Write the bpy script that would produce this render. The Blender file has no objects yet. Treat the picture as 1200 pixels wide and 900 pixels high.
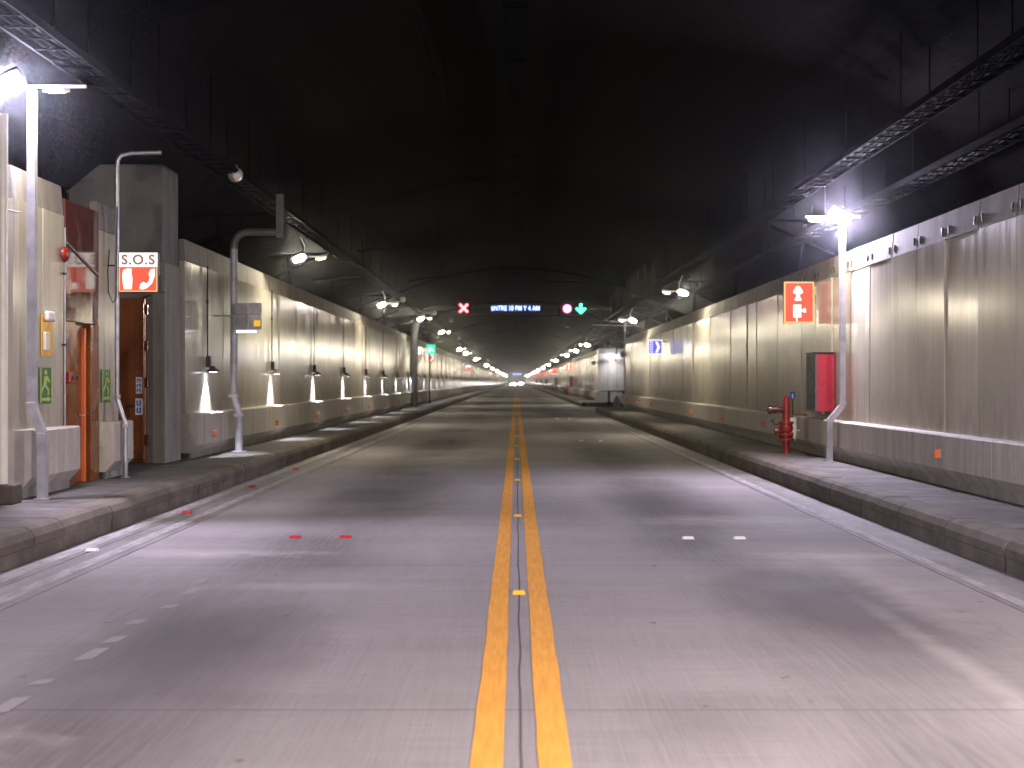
import bpy, math, random
from mathutils import Vector, Matrix
random.seed(7)
C = bpy.data.collections.new("tunnel"); 
S = bpy.context.scene
S.collection.children.link(C)

# ------------------------------------------------------------------ camera, world, exposure
F = 1600.0                     # focal length in photo pixels (photo 1200 x 900)
EYE = 1.65
cam_d = bpy.data.cameras.new("camera"); cam = bpy.data.objects.new("camera", cam_d); C.objects.link(cam)
cam.location = (0, 0, EYE); cam.rotation_euler = (math.radians(90), 0, 0)
cam_d.sensor_width = 36; cam_d.lens = 36 * F / 1200
cam_d.shift_x = -5 / 1200; cam_d.shift_y = -3 / 1200
cam_d.clip_start = 0.1; cam_d.clip_end = 4000
cam_d.dof.use_dof = True; cam_d.dof.focus_distance = 15.0; cam_d.dof.aperture_fstop = 1.9
cam_d.dof.aperture_blades = 8
S.camera = cam
W = bpy.data.worlds.new("World"); S.world = W; W.use_nodes = True
bg = W.node_tree.nodes["Background"]; bg.inputs[0].default_value = (0.5, 0.5, 0.6, 1); bg.inputs[1].default_value = 0.0
S.view_settings.view_transform = 'Standard'; S.view_settings.look = 'None'
S.view_settings.exposure = 0.15; S.view_settings.gamma = 1.0; S.view_settings.use_curve_mapping = False
S.render.engine = 'CYCLES'
cy = S.cycles
cy.use_denoising = True; cy.denoiser = 'OPENIMAGEDENOISE'
cy.max_bounces = 6; cy.diffuse_bounces = 4; cy.glossy_bounces = 4; cy.transmission_bounces = 4; cy.volume_bounces = 0
cy.sample_clamp_indirect = 6.0; cy.sample_clamp_direct = 0
cy.use_light_tree = True; cy.caustics_reflective = True; cy.blur_glossy = 0.3

# ------------------------------------------------------------------ light strengths (all are lamps that stand in the tunnel)
L_NEAR = 2900.0      # lens radiance, near cool lamps
L_FAR = 760.0        # lens radiance, the others
L_BACK = 7600.0
COOL = (0.82, 0.75, 1.0)
WARM = (1.0, 0.88, 0.66)
SPOT_W = 330.0
HAZE = 0.0005

# ------------------------------------------------------------------ helpers
def link(o, parent=None):
    C.objects.link(o)
    if parent: o.parent = parent
    return o
def tag(o, label=None, cat=None, group=None, kind=None):
    if label: o['label'] = label
    if cat: o['category'] = cat
    if group: o['group'] = group
    if kind: o['kind'] = kind
    return o
def empty(name, loc, label, cat, group=None, rz=0):
    o = bpy.data.objects.new(name, None); link(o)
    o.location = loc; o.rotation_euler = (0, 0, rz); o.empty_display_size = 0.2
    return tag(o, label, cat, group)

class MB:
    def __init__(s): s.v = []; s.f = []; s.sm = []
    def add(s, vs, fs, smooth=False):
        n = len(s.v); s.v += [tuple(v) for v in vs]
        s.f += [tuple(n + i for i in f) for f in fs]; s.sm += [smooth] * len(fs); return s
    def box(s, x0, x1, y0, y1, z0, z1, M=None):
        x0, x1 = min(x0, x1), max(x0, x1); y0, y1 = min(y0, y1), max(y0, y1); z0, z1 = min(z0, z1), max(z0, z1)
        vs = [Vector(p) for p in ((x0,y0,z0),(x1,y0,z0),(x1,y1,z0),(x0,y1,z0),(x0,y0,z1),(x1,y0,z1),(x1,y1,z1),(x0,y1,z1))]
        if M: vs = [M @ v for v in vs]
        return s.add(vs, [(0,3,2,1),(4,5,6,7),(0,1,5,4),(1,2,6,5),(2,3,7,6),(3,0,4,7)])
    def rbox(s, x0, x1, y0, y1, z0, z1, b=0.01, M=None):
        # box with all edges chamfered by b
        x0, x1 = min(x0, x1), max(x0, x1); y0, y1 = min(y0, y1), max(y0, y1); z0, z1 = min(z0, z1), max(z0, z1)
        b = min(b, (x1-x0)/2.2, (y1-y0)/2.2, (z1-z0)/2.2)
        import bmesh
        bm = bmesh.new(); r = bmesh.ops.create_cube(bm, size=1)
        for v in bm.verts:
            v.co = Vector(((x0+x1)/2 + v.co.x*(x1-x0), (y0+y1)/2 + v.co.y*(y1-y0), (z0+z1)/2 + v.co.z*(z1-z0)))
        bmesh.ops.bevel(bm, geom=bm.edges[:], offset=b, segments=2, affect='EDGES', profile=0.5)
        bm.verts.index_update()
        vs = [(M @ v.co) if M else v.co.copy() for v in bm.verts]; fs = [[v.index for v in f.verts] for f in bm.faces]
        bm.free(); return s.add(vs, fs)
    def prism_y(s, prof, y0, y1, caps=True):
        # prof: list of (x,z); extruded along y
        n = len(prof); vs = [(x, y0, z) for x, z in prof] + [(x, y1, z) for x, z in prof]
        fs = [(i, (i+1) % n, n+(i+1) % n, n+i) for i in range(n)]
        if caps: fs += [tuple(range(n-1, -1, -1)), tuple(range(n, 2*n))]
        return s.add(vs, fs)
    def plate(s, pts, axis_d):
        # polygon in 3d extruded by vector
        n = len(pts); d = Vector(axis_d); vs = [Vector(p) for p in pts] + [Vector(p)+d for p in pts]
        fs = [tuple(range(n-1, -1, -1)), tuple(range(n, 2*n))] + [(i, (i+1) % n, n+(i+1) % n, n+i) for i in range(n)]
        return s.add(vs, fs)
    def tube(s, pts, r, n=10, caps=True, square=False):
        pts = [Vector(p) for p in pts]; rs = r if isinstance(r, (list, tuple)) else [r]*len(pts)
        m = 4 if square else n; rings = []
        for i, p in enumerate(pts):
            if i == 0: d = pts[1]-p
            elif i == len(pts)-1: d = p-pts[i-1]
            else: d = (pts[i+1]-p).normalized() + (p-pts[i-1]).normalized()
            d.normalize()
            up = Vector((0, 1, 0)) if abs(d.y) < 0.9 else Vector((0, 0, 1))
            a = d.cross(up).normalized(); b = d.cross(a).normalized()
            ring = []
            for k in range(m):
                t = 2*math.pi*(k+.5)/m if square else 2*math.pi*k/m
                q = rs[i]*(1.414 if square else 1)
                ring.append(p + a*math.cos(t)*q + b*math.sin(t)*q)
            rings.append(ring)
        vs = [v for rg in rings for v in rg]; fs = []
        for i in range(len(pts)-1):
            for k in range(m):
                fs.append((i*m+k, i*m+(k+1) % m, (i+1)*m+(k+1) % m, (i+1)*m+k))
        s.add(vs, fs, not square)
        if caps:
            s.add(rings[0], [tuple(range(m-1, -1, -1))]); s.add(rings[-1], [tuple(range(m))])
        return s
    def lathe(s, prof, origin, axis=(0, 0, 1), n=20, smooth=True):
        # prof: list of (r, h) along the axis
        ax = Vector(axis).normalized(); up = Vector((0, 1, 0)) if abs(ax.y) < 0.9 else Vector((1, 0, 0))
        a = ax.cross(up).normalized(); b = ax.cross(a); o = Vector(origin); vs = []; fs = []
        for r, h in prof:
            for k in range(n):
                t = 2*math.pi*k/n; vs.append(o + ax*h + (a*math.cos(t) + b*math.sin(t))*max(r, 1e-4))
        for i in range(len(prof)-1):
            for k in range(n): fs.append((i*n+k, i*n+(k+1) % n, (i+1)*n+(k+1) % n, (i+1)*n+k))
        fs.append(tuple(range(n-1, -1, -1))); fs.append(tuple((len(prof)-1)*n+k for k in range(n)))
        return s.add(vs, fs, smooth)
    def build(s, name, mat, parent=None, fix=True):
        me = bpy.data.meshes.new(name); me.from_pydata(s.v, [], s.f)
        me.polygons.foreach_set("use_smooth", s.sm)
        if fix:
            import bmesh
            bm = bmesh.new(); bm.from_mesh(me); bmesh.ops.recalc_face_normals(bm, faces=bm.faces[:]); bm.to_mesh(me); bm.free()
        if any(s.sm):
            try: me.set_sharp_from_angle(angle=math.radians(40))
            except Exception: pass
        me.materials.append(mat); me.update()
        return link(bpy.data.objects.new(name, me), parent)

def copy_tree(o, parent=None):
    c = o.copy(); link(c)
    if parent: c.parent = parent
    for ch in list(o.children): copy_tree(ch, c)
    return c

# ------------------------------------------------------------------ materials
class NT:
    def __init__(s, name):
        s.m = bpy.data.materials.new(name); s.m.use_nodes = True; s.t = s.m.node_tree; s.n = s.t.nodes
        s.b = s.n["Principled BSDF"]; s.out = s.n["Material Output"]; s.geo = s.n.new("ShaderNodeNewGeometry")
    def L(s, a, b): s.t.links.new(a, b)
    def pos(s, scale=(1, 1, 1)):
        v = s.n.new("ShaderNodeVectorMath"); v.operation = 'MULTIPLY'; s.L(s.geo.outputs["Position"], v.inputs[0]); v.inputs[1].default_value = scale
        return v.outputs[0]
    def noise(s, scale=(1, 1, 1), freq=1.0, detail=4, rough=.55, dist=0):
        t = s.n.new("ShaderNodeTexNoise"); s.L(s.pos(scale), t.inputs["Vector"]); t.inputs["Scale"].default_value = freq
        t.inputs["Detail"].default_value = detail; t.inputs["Roughness"].default_value = rough; t.inputs["Distortion"].default_value = dist
        return t.outputs["Fac"]
    def ramp(s, fac, pts):
        r = s.n.new("ShaderNodeValToRGB"); s.L(fac, r.inputs[0]); e = r.color_ramp.elements
        while len(e) < len(pts): e.new(0.5)
        for k, (p, c) in enumerate(pts):
            e[k].position = p; e[k].color = (c if len(c) == 4 else (*c, 1)) if isinstance(c, tuple) else (c, c, c, 1)
        return r.outputs[0]
    def mix(s, fac, a, b, mode='MIX'):
        m = s.n.new("ShaderNodeMix"); m.data_type = 'RGBA'; m.blend_type = mode
        for sock, val in ((m.inputs[0], fac), (m.inputs[6], a), (m.inputs[7], b)):
            if hasattr(val, "links"): s.L(val, sock)
            elif isinstance(val, (int, float)): sock.default_value = val if sock.type == 'VALUE' else (val, val, val, 1)
            else: sock.default_value = (*val[:3], 1)
        return m.outputs[2]
    def math(s, op, a, b=None, c=None):
        m = s.n.new("ShaderNodeMath"); m.operation = op
        for k, val in enumerate((a, b, c)):
            if val is None: continue
            if hasattr(val, "links"): s.L(val, m.inputs[k])
            else: m.inputs[k].default_value = val
        return m.outputs[0]
    def xyz(s):
        x = s.n.new("ShaderNodeSeparateXYZ"); s.L(s.geo.outputs["Position"], x.inputs[0]); return x.outputs
    def white(s, val):
        w = s.n.new("ShaderNodeTexWhiteNoise"); w.noise_dimensions = '1D'; s.L(val, w.inputs["W"]); return w.outputs["Value"]
    def bump(s, h, strength=.3, dist=.01):
        b = s.n.new("ShaderNodeBump"); s.L(h, b.inputs["Height"]); b.inputs["Strength"].default_value = strength; b.inputs["Distance"].default_value = dist
        s.L(b.outputs[0], s.b.inputs["Normal"]); return b
    def set(s, **k):
        for kk, v in k.items():
            i = s.b.inputs[kk.replace("_", " ")]
            if hasattr(v, "links"): s.L(v, i)
            else: i.default_value = (*v, 1) if isinstance(v, tuple) and len(v) == 3 else v
        return s

def painted(name, col, rough=.4, metal=0.0, var=.25, scale=3.0, bump=.05, spec=.5):
    t = NT(name); n = t.noise(freq=scale, detail=6)
    dark = tuple(c*(1-var) for c in col); lite = tuple(min(1, c*(1+var*.6)) for c in col)
    t.set(Base_Color=t.ramp(n, [(.3, dark), (.7, lite)]), Metallic=metal, Roughness=t.ramp(t.noise(freq=scale*3), [(.3, max(.05, rough-.1)), (.7, min(1, rough+.12))]), Specular_IOR_Level=spec)
    t.bump(t.noise(freq=scale*14), bump, .004)
    return t.m
def emissive(name, col, strength):
    t = NT(name); t.set(Base_Color=tuple(.10*v for v in col), Emission_Color=tuple(col), Emission_Strength=strength, Roughness=.4, Specular_IOR_Level=.25); return t.m

def wall_panel_mat(name, col):
    t = NT(name); X = t.xyz()
    cell = t.white(t.math('FLOOR', t.math('DIVIDE', X[1], 1.275)))
    streak = t.noise((1, 9, .35), 1.0, 6, .6)
    streak2 = t.noise((1, 45, .8), 1.0, 3, .6)
    blot = t.noise((1, .7, .7), 1.4, 5, .6)
    base = t.mix(t.ramp(cell, [(0, 0.0), (1, 1.0)]), tuple(c*.88 for c in col), tuple(min(1, c*1.08) for c in col))
    base = t.mix(t.math('MULTIPLY', t.ramp(streak, [(.42, 0.0), (.68, 1.0)]), .26), base, tuple(c*.55 for c in col))
    base = t.mix(t.math('MULTIPLY', t.ramp(streak2, [(.5, 0.0), (.75, 1.0)]), .07), base, tuple(c*.5 for c in col))
    base = t.mix(t.math('MULTIPLY', t.ramp(blot, [(.42, 0.0), (.66, 1.0)]), .42), base, tuple(c*.7 for c in col))
    low = t.math('MULTIPLY', t.math('MAXIMUM', t.math('SUBTRACT', 1.0, t.math('DIVIDE', t.math('SUBTRACT', X[2], .95), .8)), 0.0), t.ramp(t.noise((1, 3, 1.5), 1.6, 6, .7), [(.35, 0.0), (.7, 1.0)]))
    base = t.mix(t.math('MULTIPLY', low, .5), base, (.13, .115, .095))
    top = t.math('MULTIPLY', t.math('MAXIMUM', t.math('SUBTRACT', 1.0, t.math('DIVIDE', t.math('SUBTRACT', 3.6, X[2]), 1.6)), 0.0), t.ramp(t.noise((1, 16, .15), 1.0, 4, .6), [(.5, 0.0), (.66, 1.0)]))
    base = t.mix(t.math('MULTIPLY', t.math('MINIMUM', top, 1.0), .25), base, (.12, .105, .085))
    rough = t.ramp(t.noise((1, 5, .6), 1.3, 5), [(.3, .13), (.7, .25)])
    t.set(Base_Color=base, Roughness=rough, IOR=1.5, Specular_IOR_Level=.36)
    h = t.math('ADD', t.math('MULTIPLY', t.noise((1, 1.3, .3), 1.0, 1), .25), t.math('MULTIPLY', t.noise((1, 4.5, .7), 1.0, 1), .42))
    t.bump(h, .15, .02)
    return t.m
def concrete(name, col, rough=.85, streakx=(1, 3, .6), var=.4, bump=.35, spots=True):
    t = NT(name)
    a = t.noise(streakx, 1.2, 8, .65); b = t.noise((1, 1, 1), 9, 6, .7); c = t.noise((1, 1, 1), 60, 3, .7)
    base = t.ramp(a, [(.3, tuple(v*(1-var) for v in col)), (.7, tuple(v*(1+var*.4) for v in col))])
    base = t.mix(t.math('MULTIPLY', t.ramp(b, [(.45, 0.0), (.75, 1.0)]), .35), base, tuple(v*.5 for v in col))
    t.set(Base_Color=base, Roughness=rough, Specular_IOR_Level=.3)
    t.bump(t.math('ADD', b, t.math('MULTIPLY', c, .4)), bump, .01)
    return t.m

def road_mat():
    t = NT("worn_concrete_road"); X = t.xyz()
    ax = t.math('ABSOLUTE', X[0])
    slab = t.white(t.math('FLOOR', t.math('DIVIDE', X[1], 5.4)))
    base = t.mix(slab, (.315, .288, .298), (.365, .336, .345))
    big = t.noise((.8, .16, 1), 1.0, 5, .6, .3)
    base = t.mix(t.math('MULTIPLY', t.ramp(big, [(.44, 0.0), (.66, 1.0)]), .40), base, (.17, .155, .158))
    tr = t.noise((.10, 1.1, 1), 1.0, 5, .7)                     # darker bands across the road, stretched noise
    base = t.mix(t.math('MULTIPLY', t.ramp(tr, [(.46, 0.0), (.66, 1.0)]), .25), base, (.12, .112, .108))
    # rubber darkened wheel paths, about 0.9 m either side of each lane centre
    def path(c, w):
        d = t.math('ABSOLUTE', t.math('SUBTRACT', ax, c)); return t.math('MAXIMUM', t.math('SUBTRACT', 1.0, t.math('DIVIDE', d, w)), 0.0)
    wp = t.math('MINIMUM', t.math('MULTIPLY', path(2.02, .95), 1.5), 1.0)
    base = t.mix(t.math('MULTIPLY', t.math('MULTIPLY', wp, t.ramp(t.noise((.25, .16, 1), 1.25, 3), [(.40, .15), (.56, 1.0)])), .80), base, (.095, .085, .086))
    fine = t.noise((30, 1.1, 1), 1.0, 5, .7)
    base = t.mix(t.math('MULTIPLY', t.ramp(fine, [(.4, 0.0), (.65, 1.0)]), .30), base, (.40, .385, .38))
    grain = t.noise((1, 1, 1), 130, 3, .8)
    base = t.mix(t.ramp(grain, [(.38, .0), (.66, .6)]), base, (.17, .155, .16))
    crossf = t.noise((1.5, 32, 1), 1.0, 4, .7)
    base = t.mix(t.math('MULTIPLY', t.ramp(crossf, [(.45, 0.0), (.65, 1.0)]), .34), base, (.18, .165, .168))
    # oil and rubber stains with their own outlines in the lane centres
    tot = None
    warp = t.math('MULTIPLY', t.math('SUBTRACT', t.noise((1, .35, 1), 1.3, 4), .5), 1.1)
    for cx_, cy_, rx_, ry_, am in ((-2.05, 8.4, .75, 2.1, 1), (2.35, 9.9, .8, 2.3, .95), (-1.9, 19.5, 1.0, 4.2, .8), (1.95, 18.8, .8, 3.8, .85), (-1.7, 12.4, .8, 1.2, .35), (2.2, 31, .9, 5, .7), (-2.1, 36, .9, 6, .7), (.9, 6.6, .5, .8, .35)):
        dx = t.math('DIVIDE', t.math('SUBTRACT', X[0], cx_), rx_); dy = t.math('DIVIDE', t.math('SUBTRACT', X[1], cy_), ry_)
        d2_ = t.math('ADD', t.math('MULTIPLY', dx, dx), t.math('MULTIPLY', dy, dy))
        v_ = t.math('MULTIPLY', t.math('MAXIMUM', t.math('SUBTRACT', t.math('ADD', 1.25, warp), t.math('SQRT', d2_)), 0.0), am*1.1)
        tot = v_ if tot is None else t.math('MAXIMUM', tot, v_)
    base = t.mix(t.math('MULTIPLY', t.math('MINIMUM', tot, 1.0), .78), base, (.095, .083, .086))
    tot = None                                             # bands of lamp light painted into the road colour as pale patches
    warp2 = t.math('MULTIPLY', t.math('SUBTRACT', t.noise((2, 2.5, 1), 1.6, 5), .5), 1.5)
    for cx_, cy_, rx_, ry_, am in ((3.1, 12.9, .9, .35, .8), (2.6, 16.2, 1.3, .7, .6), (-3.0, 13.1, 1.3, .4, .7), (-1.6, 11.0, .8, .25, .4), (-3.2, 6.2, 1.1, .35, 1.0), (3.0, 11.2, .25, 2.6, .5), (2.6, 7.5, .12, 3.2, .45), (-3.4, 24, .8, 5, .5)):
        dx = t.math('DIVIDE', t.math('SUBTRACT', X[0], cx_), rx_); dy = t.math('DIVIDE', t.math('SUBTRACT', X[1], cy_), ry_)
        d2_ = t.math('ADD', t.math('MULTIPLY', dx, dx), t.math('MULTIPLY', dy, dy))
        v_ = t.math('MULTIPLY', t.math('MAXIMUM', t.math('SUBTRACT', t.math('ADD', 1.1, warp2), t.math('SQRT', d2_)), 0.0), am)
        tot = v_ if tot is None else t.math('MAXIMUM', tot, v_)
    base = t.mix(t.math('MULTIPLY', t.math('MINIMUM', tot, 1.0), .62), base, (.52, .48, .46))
    # joints: transverse every 5.4 m, one longitudinal that wanders in the middle
    wob = t.math('MULTIPLY', t.math('SUBTRACT', t.noise((0, .5, 0), 1.0, 5), .5), .045)
    fy = t.math('FRACT', t.math('DIVIDE', t.math('ADD', X[1], t.math('ADD', -1.45+5.4, wob)), 5.4))
    j1 = t.math('LESS_THAN', fy, .0030)
    j2 = t.math('LESS_THAN', t.math('ABSOLUTE', t.math('SUBTRACT', t.math('ADD', X[0], wob), .02)), .0065)
    j = t.math('MAXIMUM', t.math('MULTIPLY', j1, .55), t.math('MULTIPLY', j2, .8))
    base = t.mix(j, base, (.03, .03, .032))
    # stray dark specks, oil drops
    sp = t.noise((1, 1, 1), 7, 2, .5)
    base = t.mix(t.math('MULTIPLY', t.ramp(sp, [(.72, 0.0), (.76, 1.0)]), .6), base, (.06, .055, .055))
    rough = t.ramp(t.noise((.5, .5, 1), 1.2, 5), [(.3, .62), (.7, .8)])
    t.set(Base_Color=base, Roughness=rough, Specular_IOR_Level=.05)
    t.bump(t.math('ADD', t.math('MULTIPLY', t.noise((55, .8, 1), 1.0, 3), 1.0), t.math('MULTIPLY', grain, 1.2)), .7, .007)
    return t.m
def line_mat(name, col, wear_lo, wear_hi, under=(.24, .225, .22)):
    t = NT(name)
    w = t.noise((7, 1.6, 1), 1.6, 8, .75)
    f2 = t.noise((38, 2.5, 1), 1.0, 4, .7)
    c = t.mix(t.ramp(f2, [(.35, 0.0), (.7, 1.0)]), col, tuple(v*.72 for v in col))
    c = t.mix(t.ramp(w, [(wear_lo, 0.0), (wear_hi, 1.0)]), c, under)
    t.set(Base_Color=c, Roughness=.7, Specular_IOR_Level=.06); t.bump(t.noise((1, 1, 1), 90, 4), .3, .004)
    return t.m
def sidewalk_mat():
    t = NT("grimy_walkway_concrete"); X = t.xyz()
    a = t.noise((1.2, .8, 1), 1.3, 7, .65); cr = t.noise((1.2, 14, 1), 1.0, 5, .7); cr2 = t.noise((.5, 3.5, 1), 1.0, 5, .7)
    base = t.ramp(a, [(.32, (.10, .092, .09)), (.68, (.26, .242, .235))])
    base = t.mix(t.math('MULTIPLY', t.ramp(cr, [(.40, 0.0), (.60, 1.0)]), .8), base, (.065, .06, .06))
    base = t.mix(t.math('MULTIPLY', t.ramp(cr2, [(.44, 0.0), (.66, 1.0)]), .6), base, (.08, .075, .075))
    t.set(Base_Color=base, Roughness=.8, Specular_IOR_Level=.12); t.bump(t.math('ADD', cr, t.noise((1, 1, 1), 40, 4)), .6, .012)
    return t.m
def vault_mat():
    t = NT("unlit_black_vault_concrete"); X = t.xyz()  # near-black colour stands in for a vault the lamps leave dark
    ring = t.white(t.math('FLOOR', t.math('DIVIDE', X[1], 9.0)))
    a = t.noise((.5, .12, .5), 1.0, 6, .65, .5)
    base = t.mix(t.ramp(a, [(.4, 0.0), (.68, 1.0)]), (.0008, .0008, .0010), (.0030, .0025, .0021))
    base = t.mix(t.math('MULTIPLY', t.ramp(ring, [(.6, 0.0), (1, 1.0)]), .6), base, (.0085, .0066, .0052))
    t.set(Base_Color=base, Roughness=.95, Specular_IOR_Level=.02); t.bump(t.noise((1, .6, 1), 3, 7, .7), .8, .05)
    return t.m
def rock_mat():
    t = NT("dark_shotcrete"); a = t.noise((1, .5, 1), 1.5, 8, .7)
    t.set(Base_Color=t.ramp(a, [(.3, (.003, .003, .0035)), (.7, (.010, .009, .009))]), Roughness=.95, Specular_IOR_Level=.02)
    t.bump(t.noise((1, .7, 1), 2.2, 9, .75), 1.0, .12); return t.m

M = dict(
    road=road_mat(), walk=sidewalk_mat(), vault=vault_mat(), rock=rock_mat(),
    panel_r=wall_panel_mat("polished_wall_panels", (.53, .49, .40)),
    panel_l=wall_panel_mat("polished_beige_wall_panels", (.52, .48, .395)),
    strip=concrete("shade_toned_upper_concrete", (.24, .22, .195), .8),  # shadow along the wall tops put into this darker tone
    plinth=concrete("cast_plinth_concrete", (.50, .465, .42), .7, (1, 6, .5), .3, .25),
    foot=concrete("stained_foot_concrete", (.30, .28, .25), .8),
    groove=concrete("black_groove", (.07, .066, .062), .9),
    kerb=concrete("kerb_stone", (.15, .128, .108), .85, (1, 1.2, 2), .6, .9),
    gutter=concrete("gutter_concrete", (.22, .208, .205), .75, (3, .8, 1), .45, .5),
    yellow=line_mat("yellow_road_paint", (.70, .325, .06), .64, .86),
    white=line_mat("worn_white_paint", (.46, .43, .44), .38, .62, (.23, .21, .215)),
    scuff=line_mat("old_ground_off_marks", (.27, .25, .255), .32, .52, (.25, .228, .235)),
    grey=concrete("plain_grey_concrete", (.20, .195, .185), .85),
    steel=painted("galvanised_steel", (.45, .45, .47), .38, .75, .25, 6),
    traysteel=painted("near_black_tray_steel", (.007, .0068, .0075), .9, .0, .4, 6, spec=.01),  # tray metal toned almost black
    polesteel=painted("grey_pole_paint", (.42, .42, .46), .42, .2, .3, 5),
    blackmetal=painted("near_black_metal", (.0014, .0014, .0017), .85, .0, .3, spec=.01),  # overhead metal toned almost black
    dark=painted("dark_metal", (.03, .03, .033), .5, .3, .3),
    darkgrey=painted("dark_grey_box", (.11, .11, .115), .5, .2, .3),
    cable=painted("black_cable", (.012, .012, .012), .8, spec=.05),
    pale=painted("pale_housing", (.72, .70, .62), .4, .1, .12),
    brown=painted("glossy_brown_door_paint", (.24, .078, .024), .18, .1, .35, 1.6, .03),
    orange_leaf=painted("orange_door_edge", (.75, .16, .045), .35, 0, .2),
    maroon=painted("maroon_panel", (.11, .030, .022), .10, .0, .06, 1.6, .0, spec=1.0),
    red=painted("hydrant_red_paint", (.27, .020, .013), .35, 0, .35, 8),
    cabred=painted("cabinet_red_paint", (.33, .013, .030), .35, 0, .12, 4),
    orange=NT("orange_reflector").set(Base_Color=(1.0, .20, .04), Roughness=.25, Specular_IOR_Level=.7).m,
    redref=NT("red_road_stud_lens").set(Base_Color=(.5, .03, .03), Roughness=.6, Specular_IOR_Level=.1).m,
    whiteref=NT("white_road_stud_lens").set(Base_Color=(.9, .9, .92), Roughness=.5).m,
    yelref=NT("yellow_road_stud").set(Base_Color=(.95, .55, .05), Roughness=.3).m,
    yellowpl=painted("yellow_plate", (.85, .42, .02), .3, 0, .1),
    greenpl=painted("green_plate", (.03, .16, .03), .35, 0, .15),
    lime=painted("pale_green_ink", (.42, .52, .16), .4, 0, .1),
    whitepl=painted("white_plate", (.8, .8, .8), .4, 0, .06),
    bluepl=painted("blue_plate", (.02, .08, .42), .35, 0, .1),
    blueink=painted("blue_ink", (.06, .07, .5), .4, 0, .1),
    blackink=painted("black_ink", (.02, .02, .02), .4, 0, .1),
    tyre=painted("tyre_rubber", (.02, .02, .02), .8), glass=painted("dark_car_glass", (.02, .025, .03), .08, 0, .1),
    carwhite=painted("white_car_paint", (.7, .7, .7), .25, 0, .05), cardark=painted("dark_car_paint", (.05, .06, .09), .25, .2, .05),
    lens_cool=emissive("cool_lamp_lens", COOL, L_NEAR), lens_warm=emissive("warm_lamp_lens", WARM, L_FAR),
    lens_back=emissive("pinkish_lamp_lens", (1.0, .87, .86), L_BACK),
    lens_small=emissive("small_lamp_lens", (.92, .93, 1.0), 40),
    lens_bay=emissive("bay_lamp_lens", (.86, .86, 1.0), 200),
    e_white=emissive("lit_white_sign", (1, .95, .88), 1.35), e_red=emissive("lit_red_sign", (1, .10, .055), 1.8),
    e_salmon=emissive("lit_salmon_sign", (1, .125, .07), .85), e_amber=emissive("lit_amber_edge", (1, .50, .20), 1.2),
    e_blue=emissive("lit_blue_sign", (.13, .13, 1.0), .95), e_green=emissive("lit_green_sign", (.02, .75, .42), 1.2),
    e_mint=emissive("lit_mint_ink", (.6, 1.0, .85), 1.5),
    e_x=emissive("red_lane_cross", (1, .10, .12), 9), e_arrow=emissive("green_lane_arrow", (.06, 1, .42), 6),
    e_disc=emissive("pink_speed_disc", (1, .60, .92), 3.5), e_ring=emissive("magenta_ring", (1, .05, .45), 2.5),
    e_text=emissive("blue_led_text", (.30, .42, 1.0), 4.5), e_ink=emissive("dim_grey_ink", (.62, .38, .36), .35),
    head=emissive("headlight_glass", (1, .93, .85), 2600), tail=emissive("tail_light_glass", (1, .06, .04), 60),
)

# ------------------------------------------------------------------ the tunnel's fixed dimensions
Y0, Y1 = -12.0, 900.0
HS = .30                               # walkway height
KL, KR = -4.46, 4.22                   # kerb faces
XL, XR = -5.75, 5.60                   # panel faces
FL, FR = -5.54, 5.40                   # plinth faces
FFL, FFR = -5.68, 5.52                 # recessed foot
TOPL, TOPR = 4.13, 3.86
STRL, STRR = 3.75, 3.50
PBL, PBR = 1.09, .98
BAY0, BAY1 = 70.5, 93.0

# ------------------------------------------------------------------ structure: road, markings, kerbs, walkways, vault
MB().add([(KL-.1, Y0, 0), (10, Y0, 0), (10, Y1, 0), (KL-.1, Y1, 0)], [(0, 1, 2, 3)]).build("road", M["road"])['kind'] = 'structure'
g = MB()
for x0, x1 in ((KL, -4.12), (-4.105, -3.70), (3.62, 4.20)):
    y = Y0
    while y < 240:
        g.box(x0+.004, x1-.004, y+.005, y+2.99, -.02, .006); y += 3.0
    g.box(x0+.004, x1-.004, y, Y1, -.02, .006)
tag(g.build("gutter", M["gutter"]), kind='structure')
def sheet(x0, x1, z, ya=Y0, yb=Y1): return MB().add([(x0, ya, z), (x1, ya, z), (x1, yb, z), (x0, yb, z)], [(0, 1, 2, 3)])
mk = MB()
for (x0, x1) in ((-.197, -.056), (.094, .24)):
    y = Y0; last = (x0, x1)
    while y < Y1:                                       # hand-painted edge wanders a few millimetres
        st = .35 if y < 60 else 40
        nx = (x0+random.uniform(-.004, .004), x1+random.uniform(-.004, .004)); yb = min(y+st, Y1)
        mk.add([(last[0], y, .004), (last[1], y, .004), (nx[1], yb, .004), (nx[0], yb, .004)], [(0, 1, 2, 3)]); last = nx; y = yb
tag(mk.build("yellow_line_marking", M["yellow"]), kind='structure')
mk = MB()
mk.add(*(lambda a, b, z: ([(a, Y0, z), (b, Y0, z), (b, Y1, z), (a, Y1, z)], [(0, 1, 2, 3)]))(-3.93, -3.80, .010))
mk.add(*(lambda a, b, z: ([(a, Y0, z), (b, Y0, z), (b, Y1, z), (a, Y1, z)], [(0, 1, 2, 3)]))(-4.36, -4.20, .010))
mk.add(*(lambda a, b, z: ([(a, Y0, z), (b, Y0, z), (b, Y1, z), (a, Y1, z)], [(0, 1, 2, 3)]))(3.68, 3.79, .010))
tag(mk.build("edge_line_marking", M["white"]), kind='structure')
mk = MB()
y = 5.5
while y < 14:
    j = random.uniform(-.05, .03); l_ = random.uniform(.18, .42)
    mk.add([(-2.62+j, y, .004), (-2.52+j, y+.05, .004), (-2.51+j, y+l_, .004), (-2.60+j, y+l_-.04, .004)], [(0, 1, 2, 3)]); y += random.uniform(.5, .8)
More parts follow.
